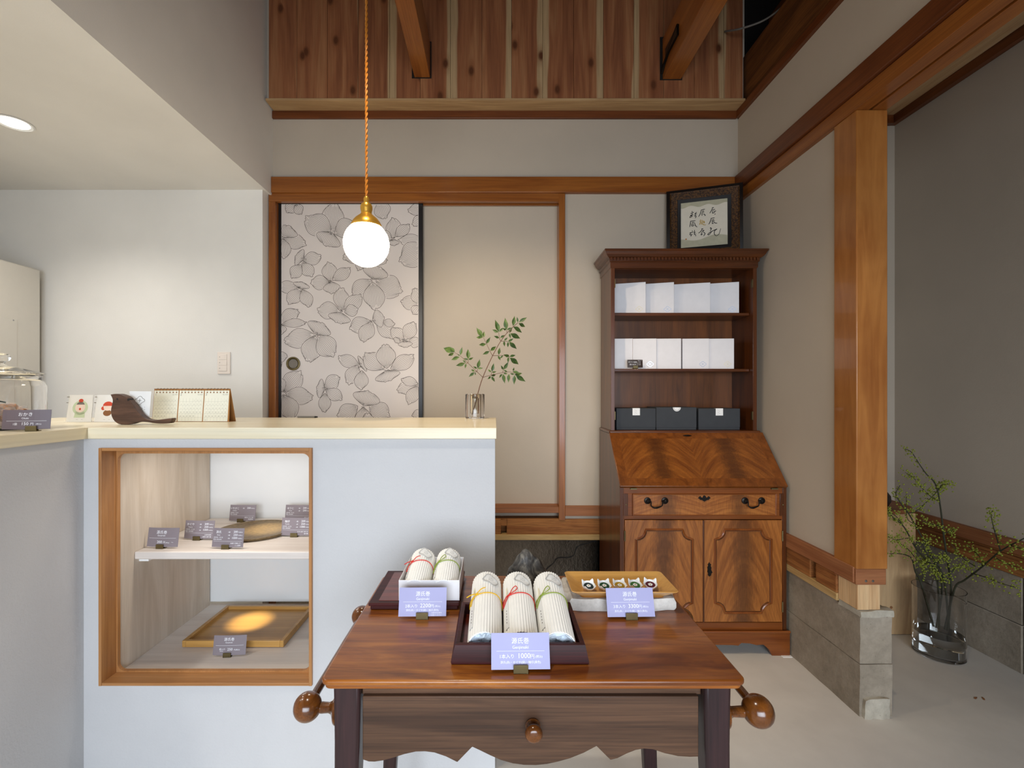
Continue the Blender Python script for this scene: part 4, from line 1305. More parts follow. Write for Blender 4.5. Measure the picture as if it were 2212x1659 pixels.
# ---------------------------------------------------------------- plate and tray in the niche
pc = Vector((-.985, 1.912, SZ))
th = -.10
pm = MB()
rows = []
for r_, h_ in ((0, .0085), (.9, .0085), (.97, .012), (1.0, .0135), (1.0, .0115), (.93, .0), (0, 0)):
    rows.append([(r_ * .152 * cos(2 * pi * j / 48), r_ * .140 * sin(2 * pi * j / 48), h_) for j in range(48)])
pm.grid(rows, True)
pl = pm.build('oval_plate', M['plate'], None, smooth=True)
pl.location = pc; pl.rotation_euler = (0, 0, .15)
tag(pl, 'flat oval bronze glazed plate on the niche shelf', 'plate')
fl_, fr2, bl_, br_ = on(393, 1400, .281), on(612, 1400, .281), on(493, 1308, .281), on(678, 1310, .281)
bt = thing('bamboo_tray', 'rectangular bamboo tray on the niche floor', 'tray', ((fl_[0] + fr2[0]) / 2, fl_[1], .2815))
xa, xb, ya, yb = fl_[0], -.802, fl_[1] + .0, 2.06
MB().box(xa + .004, xb - .004, ya + .004, yb - .004, .2815, .296).build('base', M['bamboo'], bt, bevel=.002)
for q in ((xa, xa + .014, ya, yb), (xb - .014, xb, ya, yb), (xa + .014, xb - .014, ya, ya + .014), (xa + .014, xb - .014, yb - .014, yb)):
    MB().box(*q, .284, .3085).build('rim', M['bamboo'], bt, bevel=.0015)

# ---------------------------------------------------------------- table
tb = thing('side_table', 'antique wooden side table with scalloped drawer and ball-ended side rails', 'table', (.07, 1.1, 0))
TX0, TX1, TY0, TY1 = -.325, .466, .861, 1.355
MB().prism(rrect(TX0, TX1, TY0, TY1, .016, 5), 'z', TZ - .011, TZ).build('table_top', M['tabletop'], tb, bevel=.004, seg=3)
MB().prism(rrect(TX0 + .005, TX1 - .005, TY0 + .005, TY1 - .005, .014, 5), 'z', TZ - .019, TZ - .011).build('top_moulding', M['tabletop'], tb, bevel=.002)
LX = ((-.3085, -.2575), (.398, .449))
zt_ = TZ - .019
for (a_, b_) in LX:
    for (ya_, yb_) in ((.884, .934), (1.292, 1.342)):
        mb = MB()
        rows = []
        out_ = -1 if a_ < 0 else 1
        fy = -1 if ya_ < 1 else 1
        for i in range(13):
            t_ = i / 12
            zz = zt_ * (1 - t_)
            fl = .035 * max(0, t_ - .12) ** 1.6
            bulge = .004 * sin(pi * min(1, t_ * 3))
            x0_, x1_ = a_ + out_ * fl, b_ + out_ * fl
            y0_, y1_ = ya_ + fy * fl * .8, yb_ + fy * fl * .8
            k = .010 * t_
            rows.append([(x0_ + k, y0_ + k, zz), (x1_ - k, y0_ + k, zz), (x1_ - k, y1_ - k, zz), (x0_ + k, y1_ - k, zz)])
        mb.grid(rows, True)
        mb.add(rows[0], [(0, 1, 2, 3)]).add(rows[-1], [(3, 2, 1, 0)])
        mb.build('leg', M['tableleg'], tb, bevel=.006)
MB().box(-.2575, .398, .902, .92, Z(1500.5, .902), zt_).build('front_rail', M['tabledrawer'], tb, bevel=.0015)
MB().box(-.2575, .398, 1.31, 1.33, .56, zt_).build('back_apron', M['tabledrawer'], tb)
for xx in (-.30, .425):
    MB().box(xx, xx + .016, .934, 1.292, .57, zt_).build('side_apron', M['tableleg'], tb)
YDR = .893
sc_ = [(368, 485), (395, 494), (420, 495), (460, 489), (500, 478), (550, 462), (600, 451), (640, 450), (680, 455), (730, 472), (780, 497), (845, 430), (875, 444), (920, 466), (970, 488), (1020, 502), (1070, 509), (1120, 510), (1170, 505), (1220, 494), (1270, 480), (1330, 456), (1385, 427), (1445, 487), (1475, 480), (1515, 460), (1555, 444), (1590, 438), (1630, 441), (1680, 458), (1740, 471), (1790, 474), (1828, 473)]
bot = [(X(600 + u * .4973, YDR), Z(1400 + v_ * .4973, YDR)) for u, v_ in sc_]
zt2 = Z(1504, YDR)
dro = MB().prism(bot + [(bot[-1][0], zt2), (bot[0][0], zt2)], 'y', YDR, YDR + .018).build('drawer', M['tabledrawer'], tb, bevel=.0015)
MB().box(bot[0][0] + .02, bot[-1][0] - .02, YDR + .018, 1.25, .60, .655).build('drawer_box', M['tableleg'], dro)
kp = Vector((X(1151, YDR), YDR, Z(1566, YDR)))
MB().lathe([(.013, 0), (.0145, .003), (.011, .006), (.009, .010), (.0125, .014), (.0165, .020), (.0165, .025), (.0135, .030), (.009, .0325), (0, .033)], 24, kp, 'y').build('drawer_knob', M['ball'], dro, smooth=True)
for s_, xb_, pxb, pyb, r_ in ((-1, -.3085, 664.6, 1526.5, .0272), (1, .449, 1637, 1535.5, .030)):
    yb_ = .925
    bx_, bz_ = X(pxb, yb_), Z(pyb, yb_)
    ybk = 1.30
    rl = MB().tube([(bx_, yb_, bz_), (bx_, ybk, bz_)], .0088, 12).build('side_rail', M['ball'], tb, smooth=True)
    for yy in (yb_, ybk):
        MB().lathe([(r_ * sin(pi * i / 16), -r_ * cos(pi * i / 16)) for i in range(17)], 24, (bx_, yy, bz_)).build('rail_ball', M['ball'], tb, smooth=True)
        d_ = abs(bx_ - xb_)
        MB().lathe([(.006, d_), (.0085, d_ - r_ * .75), (.0105, d_ - r_), (.0095, .022), (.012, .016), (.022, .010), (.029, .007), (.031, .003), (.029, .0), (0, -.001)], 24, (xb_, yy + .002, bz_ - .003), 'x' if s_ > 0 else '-x').build('rail_bracket', M['ball'], tb, smooth=True)

# ---------------------------------------------------------------- things on the table
def noisy_lump(rows_fn, nu, nv):
    mb = MB()
    rows = [[rows_fn(i / nu, j / nv) for j in range(nv)] for i in range(nu + 1)]
    mb.grid(rows, True)
    return mb
# red-brown board
rb = thing('lacquer_board', 'red-brown lacquered board under the white box', 'board', (-.2, 1.24, TZ))
RX0, RX1, RY0, RY1 = -.310, -.088, 1.137, 1.345
MB().box(RX0 + .004, RX1 - .004, RY0 + .004, RY1 - .004, TZ + .0005, TZ + .012).build('board_foot', M['darklac'], rb, bevel=.002)
MB().box(RX0, RX1, RY0, RY1, TZ + .0105, TZ + .018).build('board_top', M['darklac'], rb, bevel=.002)
MB().box(RX0 + .022, RX1 - .022, RY0 + .014, RY1 - .014, TZ + .0175, TZ + .0188).build('inlaid_panel', M['redlac'], rb)
ZB = TZ + .0189
# white box
gb = thing('open_box', 'open white card box holding two wrapped rolls', 'box', (-.16, 1.23, ZB))
wx0, wx1, wy0, wy1, wh = -.2385, -.0885, 1.150, 1.312, .050
MB().box(wx0, wx1, wy0, wy1, ZB + .0003, ZB + .002).build('box_bottom', M['boxwhite'], gb)
for q in ((wx0, wx1, wy0, wy0 + .002), (wx0, wx1, wy1 - .002, wy1), (wx0, wx0 + .002, wy0 + .002, wy1 - .002), (wx1 - .002, wx1, wy0 + .002, wy1 - .002)):
    MB().box(*q, ZB + .002, ZB + wh).build('box_wall', M['boxwhite'], gb, bevel=.0006)

RW, RH, RL = .0355, .044, .228


def roll(lab, loc, rot, cord, group, Lr=RL, Wr=RW, bow=0, seed=1, sticker=True):
    """cake roll in corrugated paper: arched shell, tissue, cord with bow, cloud sticker, slip and pick"""
    rg = random.Random(seed)
    t = thing('wrapped_roll', lab, 'wrapped roll', loc, rot, group)
    def sec(q, o=0.0):
        # q 0..1 from right foot over the top to the left foot
        a = pi * q
        x_, z_ = (Wr + o) * cos(a), (RH + o) * sin(a) ** .8
        return x_, z_
    nq, ny = 152, 2
    sh = MB()
    def ring_(y_, o, rip=.0007):
        return [(*[(c_ if k == 0 else c_) for k, c_ in enumerate((sec(i / nq, o + rip * cos(i / nq * 2 * pi * 19))[0], y_, sec(i / nq, o + rip * cos(i / nq * 2 * pi * 19))[1]))],) for i in range(nq + 1)]
    sh.grid([ring_(0, -.0022, .0), ring_(0, 0), ring_(Lr, 0), ring_(Lr, -.0022, .0), ring_(0, -.0022, .0)])
    sh.build('corrugated_wrap', M['corr'], t, local=True, smooth=True)
    MB().box(-Wr, Wr, .001, Lr - .001, -.0005, .0007).build('base_sheet', M['corr'], t, local=True)
    # crumpled tissue inside the open end
    ts = MB()
    rows = []
    for i in range(11):
        row = []
        for j in range(13):
            q = j / 12
            rr = i / 10
            x_, z_ = sec(.02 + .96 * q, -.003)
            x_, z_ = x_ * (1 - rr), z_ * (1 - rr) + .004 * rr
            d_ = .003 + .014 * (1 - (1 - rr) ** 2) + .012 * noise.noise(Vector((x_ * 90, z_ * 90, seed * 3.1)))
            row.append((x_ + .003 * noise.noise(Vector((x_ * 70, seed, z_ * 70))), max(.001, d_), max(.001, z_)))
        rows.append(row)
    ts.grid(rows)
    ts.build('tissue_paper', M['tissue'], t, local=True)
    ts2 = MB().grid([[(sec(i / 16, -.0035)[0], y_, max(.001, sec(i / 16, -.0035)[1])) for i in range(17)] for y_ in (.003, Lr - .004)])
    ts2.build('tissue_lining', M['tissue'], t, local=True, smooth=True)
    MB().add([(sec(i / 16, -.003)[0], Lr - .004, max(.001, sec(i / 16, -.003)[1])) for i in range(17)], [tuple(range(17))]).build('tissue_end', M['tissue'], t, local=True)
    # cord
    yc = Lr * .60
    def sp(q, y_, o):
        x_, z_ = sec(q, o)
        return Vector((x_, y_, z_))
    co_ = MB()
    co_.tube([sp(i / 40, yc + .003 * sin(i * .2), .0018) for i in range(41)], .00105, 6)
    cd_ = co_.build('cord', cord, t, local=True, smooth=True)
    qb = .68
    kn = MB()
    kn.tube([sp(qb - .02 + .04 * i / 4, yc, .003) for i in range(5)], [.0012, .0022, .0026, .0022, .0012], 8)
    if bow == 0:      # long tails
        kn.tube(smooth_path([sp(qb, yc, .003), sp(qb - .09, yc + .009, .005), sp(qb - .17, yc + .015, .004)], 5), .0011, 6)
        kn.tube(smooth_path([sp(qb, yc, .003), sp(qb + .10, yc + .003, .008), sp(qb + .17, yc + .001, .014)], 5), .0012, 6)
        kn.tube(smooth_path([sp(qb, yc, .003), sp(qb + .09, yc - .012, .004), sp(qb + .15, yc - .028, .003)], 5), .0011, 6)
    else:
        kn.tube(smooth_path([sp(qb, yc, .003), sp(qb - .06, yc + .010, .006), sp(qb - .12, yc + .020, .005), sp(qb - .15, yc + .012, .004), sp(qb - .10, yc + .003, .004), sp(qb, yc, .003)], 5), .0010, 6)
        kn.tube(smooth_path([sp(qb, yc, .003), sp(qb + .10, yc - .004, .004), sp(qb + .22, yc - .016, .003)], 5), .0011, 6)
        kn.tube(smooth_path([sp(qb, yc, .003), sp(qb + .08, yc - .010, .003), sp(qb + .20, yc - .026, .003)], 5), .0011, 6)
    kn.build('bow', cord, cd_, local=True, smooth=True)
    # cloud-shaped sticker
    if sticker:
        def cloud(k, m=40):
            pts = []
            for i in range(m):
                a = 2 * pi * i / m
                r_ = 1 + .13 * cos(4 * a + .3)
                pts.append((.40 + .155 * k * r_ * cos(a) + .05 * k * sin(a), Lr * .845 + .019 * k * r_ * sin(a)))
            return pts
        st = MB()
        c1 = cloud(1.12)
        st.add([sp(.40, Lr * .845, .0019)] + [sp(q, y_, .0017) for q, y_ in c1], [(0, i + 1, (i + 1) % len(c1) + 1) for i in range(len(c1))])
        sk = st.build('sticker', M['paper'], t, local=True, smooth=True)
        pr_ = MB()
        for k_, w_ in ((1.0, .0007), (.9, .0005)):
            c2 = cloud(k_)
            c2.append(c2[0])
            v3 = []
            for i, (q, y_) in enumerate(c2):
                v3 += [sp(q, y_, .0023), sp(.40 + (q - .40) * (1 - .022 / k_ * w_ / .0005), Lr * .845 + (y_ - Lr * .845) * (1 - .02 / k_ * w_ / .0005), .0023)]
            pr_.add(v3, [(2 * i, 2 * i + 1, 2 * i + 3, 2 * i + 2) for i in range(len(c2) - 1)])
        for j in range(9):
            q, y_ = .36 + .035 * (j % 3), Lr * .845 + .008 - .0045 * (j // 3) - .002 * (j % 2)
            pr_.add([sp(q, y_, .0023), sp(q + .012, y_ - .0012, .0023), sp(q + .012, y_ - .002, .0023), sp(q, y_ - .0008, .0023)], [(0, 1, 2, 3)])
        pr_.build('printed_outline', M['ink'], sk, local=True, fixn=False)
    # paper slip and wooden pick under the cord
    sl = MB()
    sl.grid([[sp(q, y_, .0013) for q in (.74, .79, .84)] for y_ in (.028, Lr * .3, Lr * .55, Lr * .66)])
    s2 = sl.build('paper_slip', M['paper'], t, local=True, smooth=True)
    wr = MB()
    for j in range(5):
        y_ = .045 + .010 * j
        wr.add([sp(.78, y_, .0017), sp(.80, y_ + .001, .0017), sp(.80, y_ + .0045, .0017), sp(.785, y_ + .0045, .0017)], [(0, 1, 2, 3)])
    wr.build('writing', M['greyink'], s2, local=True, fixn=False)
    pk = MB()
    pk.grid([[sp(q, y_, .0020) for q in (.77 - dq, .77 + dq)] for y_, dq in ((Lr * .55, .02), (Lr * .70, .022), (Lr * .74, .014), (Lr * .765, .003))])
    pk.build('wooden_pick', M['slip'], s2, local=True, smooth=True)
    return t


# three rolls in the dark tray
x0_, y0_ = on(975, 1432, TZ)
tr = thing('lacquer_tray', 'dark red-brown lacquered tray holding three wrapped rolls', 'tray', (.048, 1.0, TZ))
bx0_, bx1_, by0_, by1_ = -.086, .182, .911, 1.112
tx0_, tx1_, ty0_, ty1_ = -.079, .177, .918, 1.104
th_ = .036
def sl4(o_, z_, f):
    return [(bx0_ + (tx0_ - bx0_) * f + o_, by0_ + (ty0_ - by0_) * f + o_, z_), (bx1_ + (tx1_ - bx1_) * f - o_, by0_ + (ty0_ - by0_) * f + o_, z_), (bx1_ + (tx1_ - bx1_) * f - o_, by1_ + (ty1_ - by1_) * f - o_, z_), (bx0_ + (tx0_ - bx0_) * f + o_, by1_ + (ty1_ - by1_) * f - o_, z_)]
o4, i4 = [sl4(0, TZ + .0006, 0), sl4(-.002, TZ + .006, .15), sl4(0, TZ + th_, 1)], [sl4(.009, TZ + th_, 1), sl4(.011, TZ + .010, .3)]
names4 = ('front_wall', 'right_wall', 'rear_wall', 'left_wall')
for s_ in range(4):
    j = (s_ + 1) % 4
    rows = [[r_[s_], r_[j]] for r_ in (o4 + i4)]
    low = [tuple(Vector(i4[1][s_]) * 1 - Vector((0, 0, .008))), tuple(Vector(i4[1][j]) - Vector((0, 0, .008)))]
    m4 = MB().grid(rows + [low, rows[0]])
    m4.build('wall', M['darklac'], tr, bevel=.0012)
MB().box(bx0_ + .012, bx1_ - .012, by0_ + .012, by1_ - .012, TZ + .003, TZ + .0095).build('tray_floor', M['redlac'], tr)
ang_ = math.atan2(.0365 - .012, .168)
for k, (xc, lab, cd_, bw, rz_) in enumerate(((-.0215, 'cream corrugated roll tied with yellow cord, leftmost in the dark tray', M['yellow'], 0, .0), (.0535, 'cream corrugated roll tied with red cord, in the middle of the dark tray', M['red'], 1, -.005), (.1275, 'cream corrugated roll tied with green cord, rightmost in the dark tray', M['green'], 1, -.012))):
    roll(lab, (xc, .936, TZ + .0115), (ang_, 0, rz_), cd_, 'wrapped rolls in the dark tray', bow=bw, seed=k + 3)
for k, (xc, lab, cd_, bw) in enumerate(((-.199, 'cream corrugated roll tied with red cord, left one in the white box', M['red'], 0), (-.128, 'cream corrugated roll tied with green cord, right one in the white box', M['green'], 1))):
    roll(lab, (xc, 1.157, ZB + .008), (.19, 0, .01), cd_, 'wrapped rolls in the white box', Lr=.150, Wr=.0335, bow=bw, seed=k + 9)

# stone slab
def stone(u, v_):
    a = 2 * pi * v_
    ca, sa = cos(a), sin(a)
    k = 1 / max(abs(ca), abs(sa)) ** .75
    prof_ = [(0, 0), (.97, 0), (1.0, .25), (1.0, .65), (.965, .97), (.8, 1.0), (0, 1.0)]
    f = u * 6
    i = min(int(f), 5)
    t_ = f - i
    r_ = prof_[i][0] * (1 - t_) + prof_[i + 1][0] * t_
    h_ = prof_[i][1] * (1 - t_) + prof_[i + 1][1] * t_
    x_ = .310 + .142 * ca * k * r_ + .010 * noise.noise(Vector((ca * 2, sa * 2, 1)))
    y_ = 1.205 + .075 * sa * k * r_ + .010 * noise.noise(Vector((ca * 3, sa * 3, 7)))
    z_ = TZ + .0005 + h_ * .030
    d = noise.noise_vector(Vector((x_, y_, z_)) * 45) * .0035
    if h_ > .98 and r_ < .85: d *= .15
    if h_ < .02: d.z = 0
    return Vector((x_, y_, z_)) + d
solo('stone_slab', noisy_lump(stone, 18, 72), M['slab'], 'rough white stone slab under the beech tray', 'stone', (.31, 1.2, TZ), smooth=True)
# beech tray with five dishes
ZS_ = TZ + .0312
by = thing('beech_tray', 'flared rectangular beech tray on the stone slab', 'tray', (.31, 1.18, ZS_))
rim = (.183, .440, 1.112, 1.243)
def rr_(i_, z_):
    return [(x_, y_, z_) for x_, y_ in rrect(rim[0] + i_, rim[1] - i_, rim[2] + i_, rim[3] - i_, .010, 3)]
MB().grid([rr_(.026, ZS_), rr_(.030, ZS_), rr_(.028, ZS_ + .001), rr_(.002, ZS_ + .0215), rr_(.0, ZS_ + .0235), rr_(.001, ZS_ + .0245), rr_(.004, ZS_ + .024), rr_(.030, ZS_ + .008), rr_(.036, ZS_ + .006)], True).build('tray_rim', M['beech'], by, smooth=True)
r0 = rr_(.034, ZS_ + .006)
MB().add(r0, [tuple(range(len(r0)))]).add(rr_(.027, ZS_ + .0003), [tuple(range(len(r0)))]).build('tray_floor', M['beech'], by)
ZD = ZS_ + .0075
dish_cols = [('black', '#23302f'), ('dark green', '#1f4a2c'), ('mustard', '#b08a22'), ('leaf green', '#3f6f35'), ('maroon', '#5a2230')]
for k, (cn, hx_) in enumerate(dish_cols):
    px_ = (1271, 1305.5, 1339, 1373, 1407)[k]
    x_ = X(px_, 1.165)
    t = thing('porcelain_dish', 'small pointed white porcelain dish with a ' + cn + ' flower medallion', 'dish', (x_, 1.165 + .002 * k, ZD + .0035), (.26, 0, .12 if k < 4 else -.25), 'porcelain dishes on the beech tray')
    rows = []
    nn = 48
    for r_, h_ in ((0, .0), (.55, .0), (.82, .002), (.97, .007), (1.0, .0105), (.96, .011), (.88, .008), (.7, .0060), (.35, .0055), (0, .0055)):
        row = []
        for j in range(nn):
            a = 2 * pi * j / nn
            c4 = abs(cos(2 * (a - pi / 4) / 1)) ** 3 if r_ > .7 else 0
            c4 = max(0, cos(4 * (a - pi / 4))) ** 2 if r_ > .7 else 0
            R_ = .0168 * r_ * (1 + .17 * c4 * (r_ > .9))
            row.append((R_ * cos(a), R_ * sin(a), h_ + .0075 * c4 * max(0, (r_ - .7) / .3)))
        rows.append(row)
    MB().grid(rows, True).build('dish', M['porcelain'], t, local=True, smooth=True)
    md_ = MB().prism([(.0118 * cos(2 * pi * i / 24), .0118 * sin(2 * pi * i / 24)) for i in range(24)], 'z', .0056, .0080).build('medallion', plain(cn.replace(' ', '_') + '_medallion', hx_, .2), t, local=True)
    fl = MB()
    for j in range(5):
        a = 2 * pi * j / 5 + .3
        fl.prism([(.0032 * cos(a) + .0026 * cos(2 * pi * i / 10), .0032 * sin(a) + .0026 * sin(2 * pi * i / 10)) for i in range(10)], 'z', .0080, .0083 + .00002 * j)
    fw_ = fl.build('flower', M['porcelain'], md_, local=True)
    MB().prism([(.0016 * cos(2 * pi * i / 10), .0016 * sin(2 * pi * i / 10)) for i in range(10)], 'z', .0083, .0088).build('flower_centre', M['goldink'], md_, local=True)
# black rock
def rockf(u, v_):
    a = 2 * pi * v_
    prof_ = [(0, 0), (.068, 0), (.070, .012), (.064, .030), (.052, .052), (.037, .074), (.022, .092), (.012, .103), (0, .108)]
    f = u * 8
    i = min(int(f), 7)
    t_ = f - i
    r_ = prof_[i][0] * (1 - t_) + prof_[i + 1][0] * t_
    h_ = prof_[i][1] * (1 - t_) + prof_[i + 1][1] * t_
    p = Vector((.083 + .10 * h_ * (h_ > 0) * .12 + r_ * cos(a) * .95, 1.262 + r_ * sin(a) * .72, TZ + .0005 + h_))
    d = noise.noise_vector(p * 26) * .009 * min(1, r_ / .03) + noise.noise_vector(p * 70) * .003
    if h_ < .004: d.z = abs(d.z) * .2
    return p + d
solo('rock', noisy_lump(rockf, 32, 44), M['rock'], 'pointed black and grey rock at the back of the table', 'rock', (.083, 1.262, TZ), smooth=True)

# ---------------------------------------------------------------- things on the counter
W0 = ZT + .0003
# bird-shaped card holder
YBd = 1.668
bd = [(238, 853.5), (246, 852), (256, 852), (266, 855), (274, 859), (279, 865), (284, 872), (290, 881), (297, 891), (305, 899), (314, 905), (324, 908), (336, 908.5), (352, 906.5), (369, 904.5), (370, 908), (367, 914), (362, 916), (345, 916.5), (330, 915), (318, 913), (305, 912.5), (293, 914), (282, 917.3), (268, 918.6), (256, 917), (247, 911), (241, 901), (239, 889), (241, 877), (243, 868), (242, 861)]
pts = smooth_path([(X(a, YBd), Z(b, YBd)) for a, b in bd + [bd[0]]], 2)[:-1]
zmin = min(p.y for p in pts)
pts = [(p.x, p.y - zmin + W0) for p in pts]
br2 = thing('bird_card_holder', 'walnut bird-shaped card holder on the worktop', 'card holder', (X(290, YBd), YBd, W0))
MB().prism(pts, 'y', YBd, YBd + .026).build('body', M['walnut'], br2, bevel=.003)
MB().lathe([(0, .0008), (.0032, .0006), (.0034, -.001)], 14, (X(253.5, YBd), YBd, Z(862, YBd)), 'y').build('eye', M['ink'], br2)
MB().box(X(275, YBd), X(279, YBd), YBd - .0004, YBd + .02, Z(866, YBd), Z(861, YBd)).build('slot', M['ink'], br2)
# white card held by the bird
cd = thing('shop_card', 'white shop card with a four-lobed emblem behind the walnut bird', 'card', (X(302, 1.70), 1.70, W0))
c_y = 1.701
MB().hexa([P(285, 908.8, c_y), P(322, 908.8, c_y), P(322, 908.8, c_y + .001), P(285, 908.8, c_y + .001), P(279.5, 845, c_y + .014), P(327, 845.5, c_y + .014), P(327, 845.5, c_y + .015), P(279.5, 845, c_y + .015)]).build('card', M['paper'], cd)
mb = MB()
v_, f_ = logo2d(.0145, .0014)
oc = P(301.5, 865, c_y + .0084)
flat_on(mb, v_, f_, oc, (1, 0, 0), (0, .2, 1))
for st in ([(296, 888), (299, 893), (293, 896)], [(302, 880), (305, 882), (302, 887), (306, 888)], [(309, 879), (310, 880)], [(309, 884), (311, 885)], [(297, 884), (299, 886)]):
    v_, f_ = stroke2d([tuple(q) for q in [Vector((X(a, c_y), Z(b, c_y))) for a, b in st]], .0012)
    mb.add([(a, c_y + .014 * min(1, max(0, (b - Z(908.8, c_y)) / (Z(845, c_y) - Z(908.8, c_y)))) - .0006, b) for a, b in v_], f_)
mb.build('printed_emblem', M['greyink'], cd, fixn=False)

# two acrylic stands with postcards
def ellipse2(cx_, cy_, rx, ry, m=20, a0=0, a1=2 * pi):
    return [(cx_ + rx * cos(a0 + (a1 - a0) * i / m), cy_ + ry * sin(a0 + (a1 - a0) * i / m)) for i in range(m + 1)]
for k, (p0, p1, lab, lab2) in enumerate(((143, 196, 'clear acrylic stand at the far left of the worktop', 'postcard of a figure in a pale green robe'), (203, 254, 'clear acrylic stand partly behind the walnut bird', 'postcard of a figure in a red cap'))):
    Y = 1.80
    xa, xb = X(p0, Y), X(p1, Y)
    w_ = xb - xa
    hgt = Z(851, Y) - W0 - .006
    ln = .022
    t = thing('acrylic_stand', lab, 'card stand', (xa + w_ / 2, Y, W0), 0, 'acrylic postcard stands')
    st = MB()
    st.box(-w_ / 2 - .006, w_ / 2 + .004, -.004, .045, 0, .002)
    st.hexa([(-w_ / 2 - .006, .0035, .002), (w_ / 2 + .004, .0035, .002), (w_ / 2 + .004, .0055, .002), (-w_ / 2 - .006, .0055, .002), (-w_ / 2 - .012, .0035 + ln, hgt), (w_ / 2 + .004, .0035 + ln, hgt), (w_ / 2 + .004, .0055 + ln, hgt), (-w_ / 2 - .012, .0055 + ln, hgt)])
    st.build('clear_plate', M['acrylic'], t, local=True)
    MB().box(-w_ / 2 - .010, -w_ / 2 - .006, .012, .020, hgt * .72, hgt * .74).box(-w_ / 2 - .010, -w_ / 2 - .006, .015, .023, hgt * .93, hgt * .95).build('pin', M['oldbrass'], t, local=True)
    pc_ = thing('postcard', lab2, 'postcard', (xa + w_ / 2, Y, W0 + .0022), 0, 'postcards in the acrylic stands')
    def cp(a, b, o=0.0):
        return (a - .004 * b / hgt, b / hgt * ln - o, b)
    q = [(-w_ / 2, 0), (w_ / 2, 0), (w_ / 2 - .006, hgt), (-w_ / 2 - .004, hgt)]
    MB().add([cp(*p_, -.0010) for p_ in q] + [cp(*p_, -.0022) for p_ in q], [(0, 1, 2, 3), (7, 6, 5, 4), (0, 4, 5, 1), (1, 5, 6, 2), (2, 6, 7, 3), (3, 7, 4, 0)]).build('card', M['paper'], pc_, local=True)
    card = pc_.children[0] if pc_.children else None
    def blob(pts, mt, lift, nm):
        m2 = MB().add([cp(a, b, -.0010 + lift) for a, b in pts], [tuple(range(len(pts)))])
        m2.build(nm, M[mt], pc_, local=True, fixn=False)
    c0 = hgt * .5
    if k == 0:
        blob(ellipse2(-.002, c0 + .002, .030, .028), 'greenp', .0002, 'printed_robe')
        blob([(-.022, c0 - .036), (.020, c0 - .036), (.018, c0 - .012), (-.019, c0 - .012)], 'greenp', .0002, 'printed_skirt')
        blob(ellipse2(-.002, c0 + .003, .0195, .019), 'skin', .0004, 'printed_face')
        blob(ellipse2(-.002, c0 + .014, .0155, .0105, 14, 0, pi), 'hairp', .0006, 'printed_hair')
        blob(ellipse2(-.002, c0 + .029, .009, .0075), 'redcap', .0006, 'printed_cap')
        blob(ellipse2(-.002, c0 - .003, .004, .0045), 'redcap', .0007, 'printed_mouth')
    else:
        blob(ellipse2(0, c0 - .018, .016, .012), 'brownp', .0002, 'printed_body')
        blob(ellipse2(-.018, c0 + .0, .0075, .0075), 'redcap', .0002, 'printed_hair')
        blob(ellipse2(.019, c0 + .0, .0075, .0075), 'redcap', .0002, 'printed_hair')
        blob(ellipse2(0, c0 + .004, .017, .0135), 'skin', .0004, 'printed_face')
        blob(ellipse2(0, c0 + .009, .020, .017, 14, 0, pi), 'redcap', .0006, 'printed_cap')
    fl = MB()
    for a, b in ((-.012, -.004), (.008, .014)):
        v_, f_ = stroke2d([(a, .008), (b, .008)], .0006, False)
        fl.add([cp(u, vv, -.0006) for u, vv in v_], f_)
    fl.build('caption', M['paleink'], pc_, local=True, fixn=False)

# three-month desk calendar
YK = 1.835
ck_ = thing('desk_calendar', 'three-month spiral desk calendar on a kraft board easel', 'calendar', (X(410, YK), YK, W0), -.02)
kx0, kx1 = -.152, .152
kh = Z(838, YK) - W0 - .004
lk = .014
def kp_(a, b, o=0.0):
    return (a, b / kh * lk - o, b)
MB().add([kp_(kx0, 0), kp_(kx1 + .004, 0), kp_(kx1, kh), kp_(kx0, kh), kp_(kx0, 0, -.0018), kp_(kx1 + .004, 0, -.0018), kp_(kx1, kh, -.0018), kp_(kx0, kh, -.0018)], [(0, 1, 2, 3), (7, 6, 5, 4), (0, 4, 5, 1), (1, 5, 6, 2), (2, 6, 7, 3), (3, 7, 4, 0)]).build('easel_front', M['kraft'], ck_, local=True)
MB().add([(kx0, lk + .002, kh), (kx1, lk + .002, kh), (kx1 + .004, .046, 0), (kx0, .046, 0), (kx0, lk + .0035, kh), (kx1, lk + .0035, kh), (kx1 + .004, .0475, 0), (kx0, .0475, 0)], [(0, 1, 2, 3), (7, 6, 5, 4), (0, 4, 5, 1), (1, 5, 6, 2), (2, 6, 7, 3), (3, 7, 4, 0)]).build('easel_back', M['kraft'], ck_, local=True)
MB().box(kx0, kx1 + .004, .0, .047, 0, .0008).build('easel_base', M['kraft'], ck_, local=True)
first = {1: (1, 31), 2: (4, 29), 3: (5, 31)}
pw = (kx1 - kx0) / 3
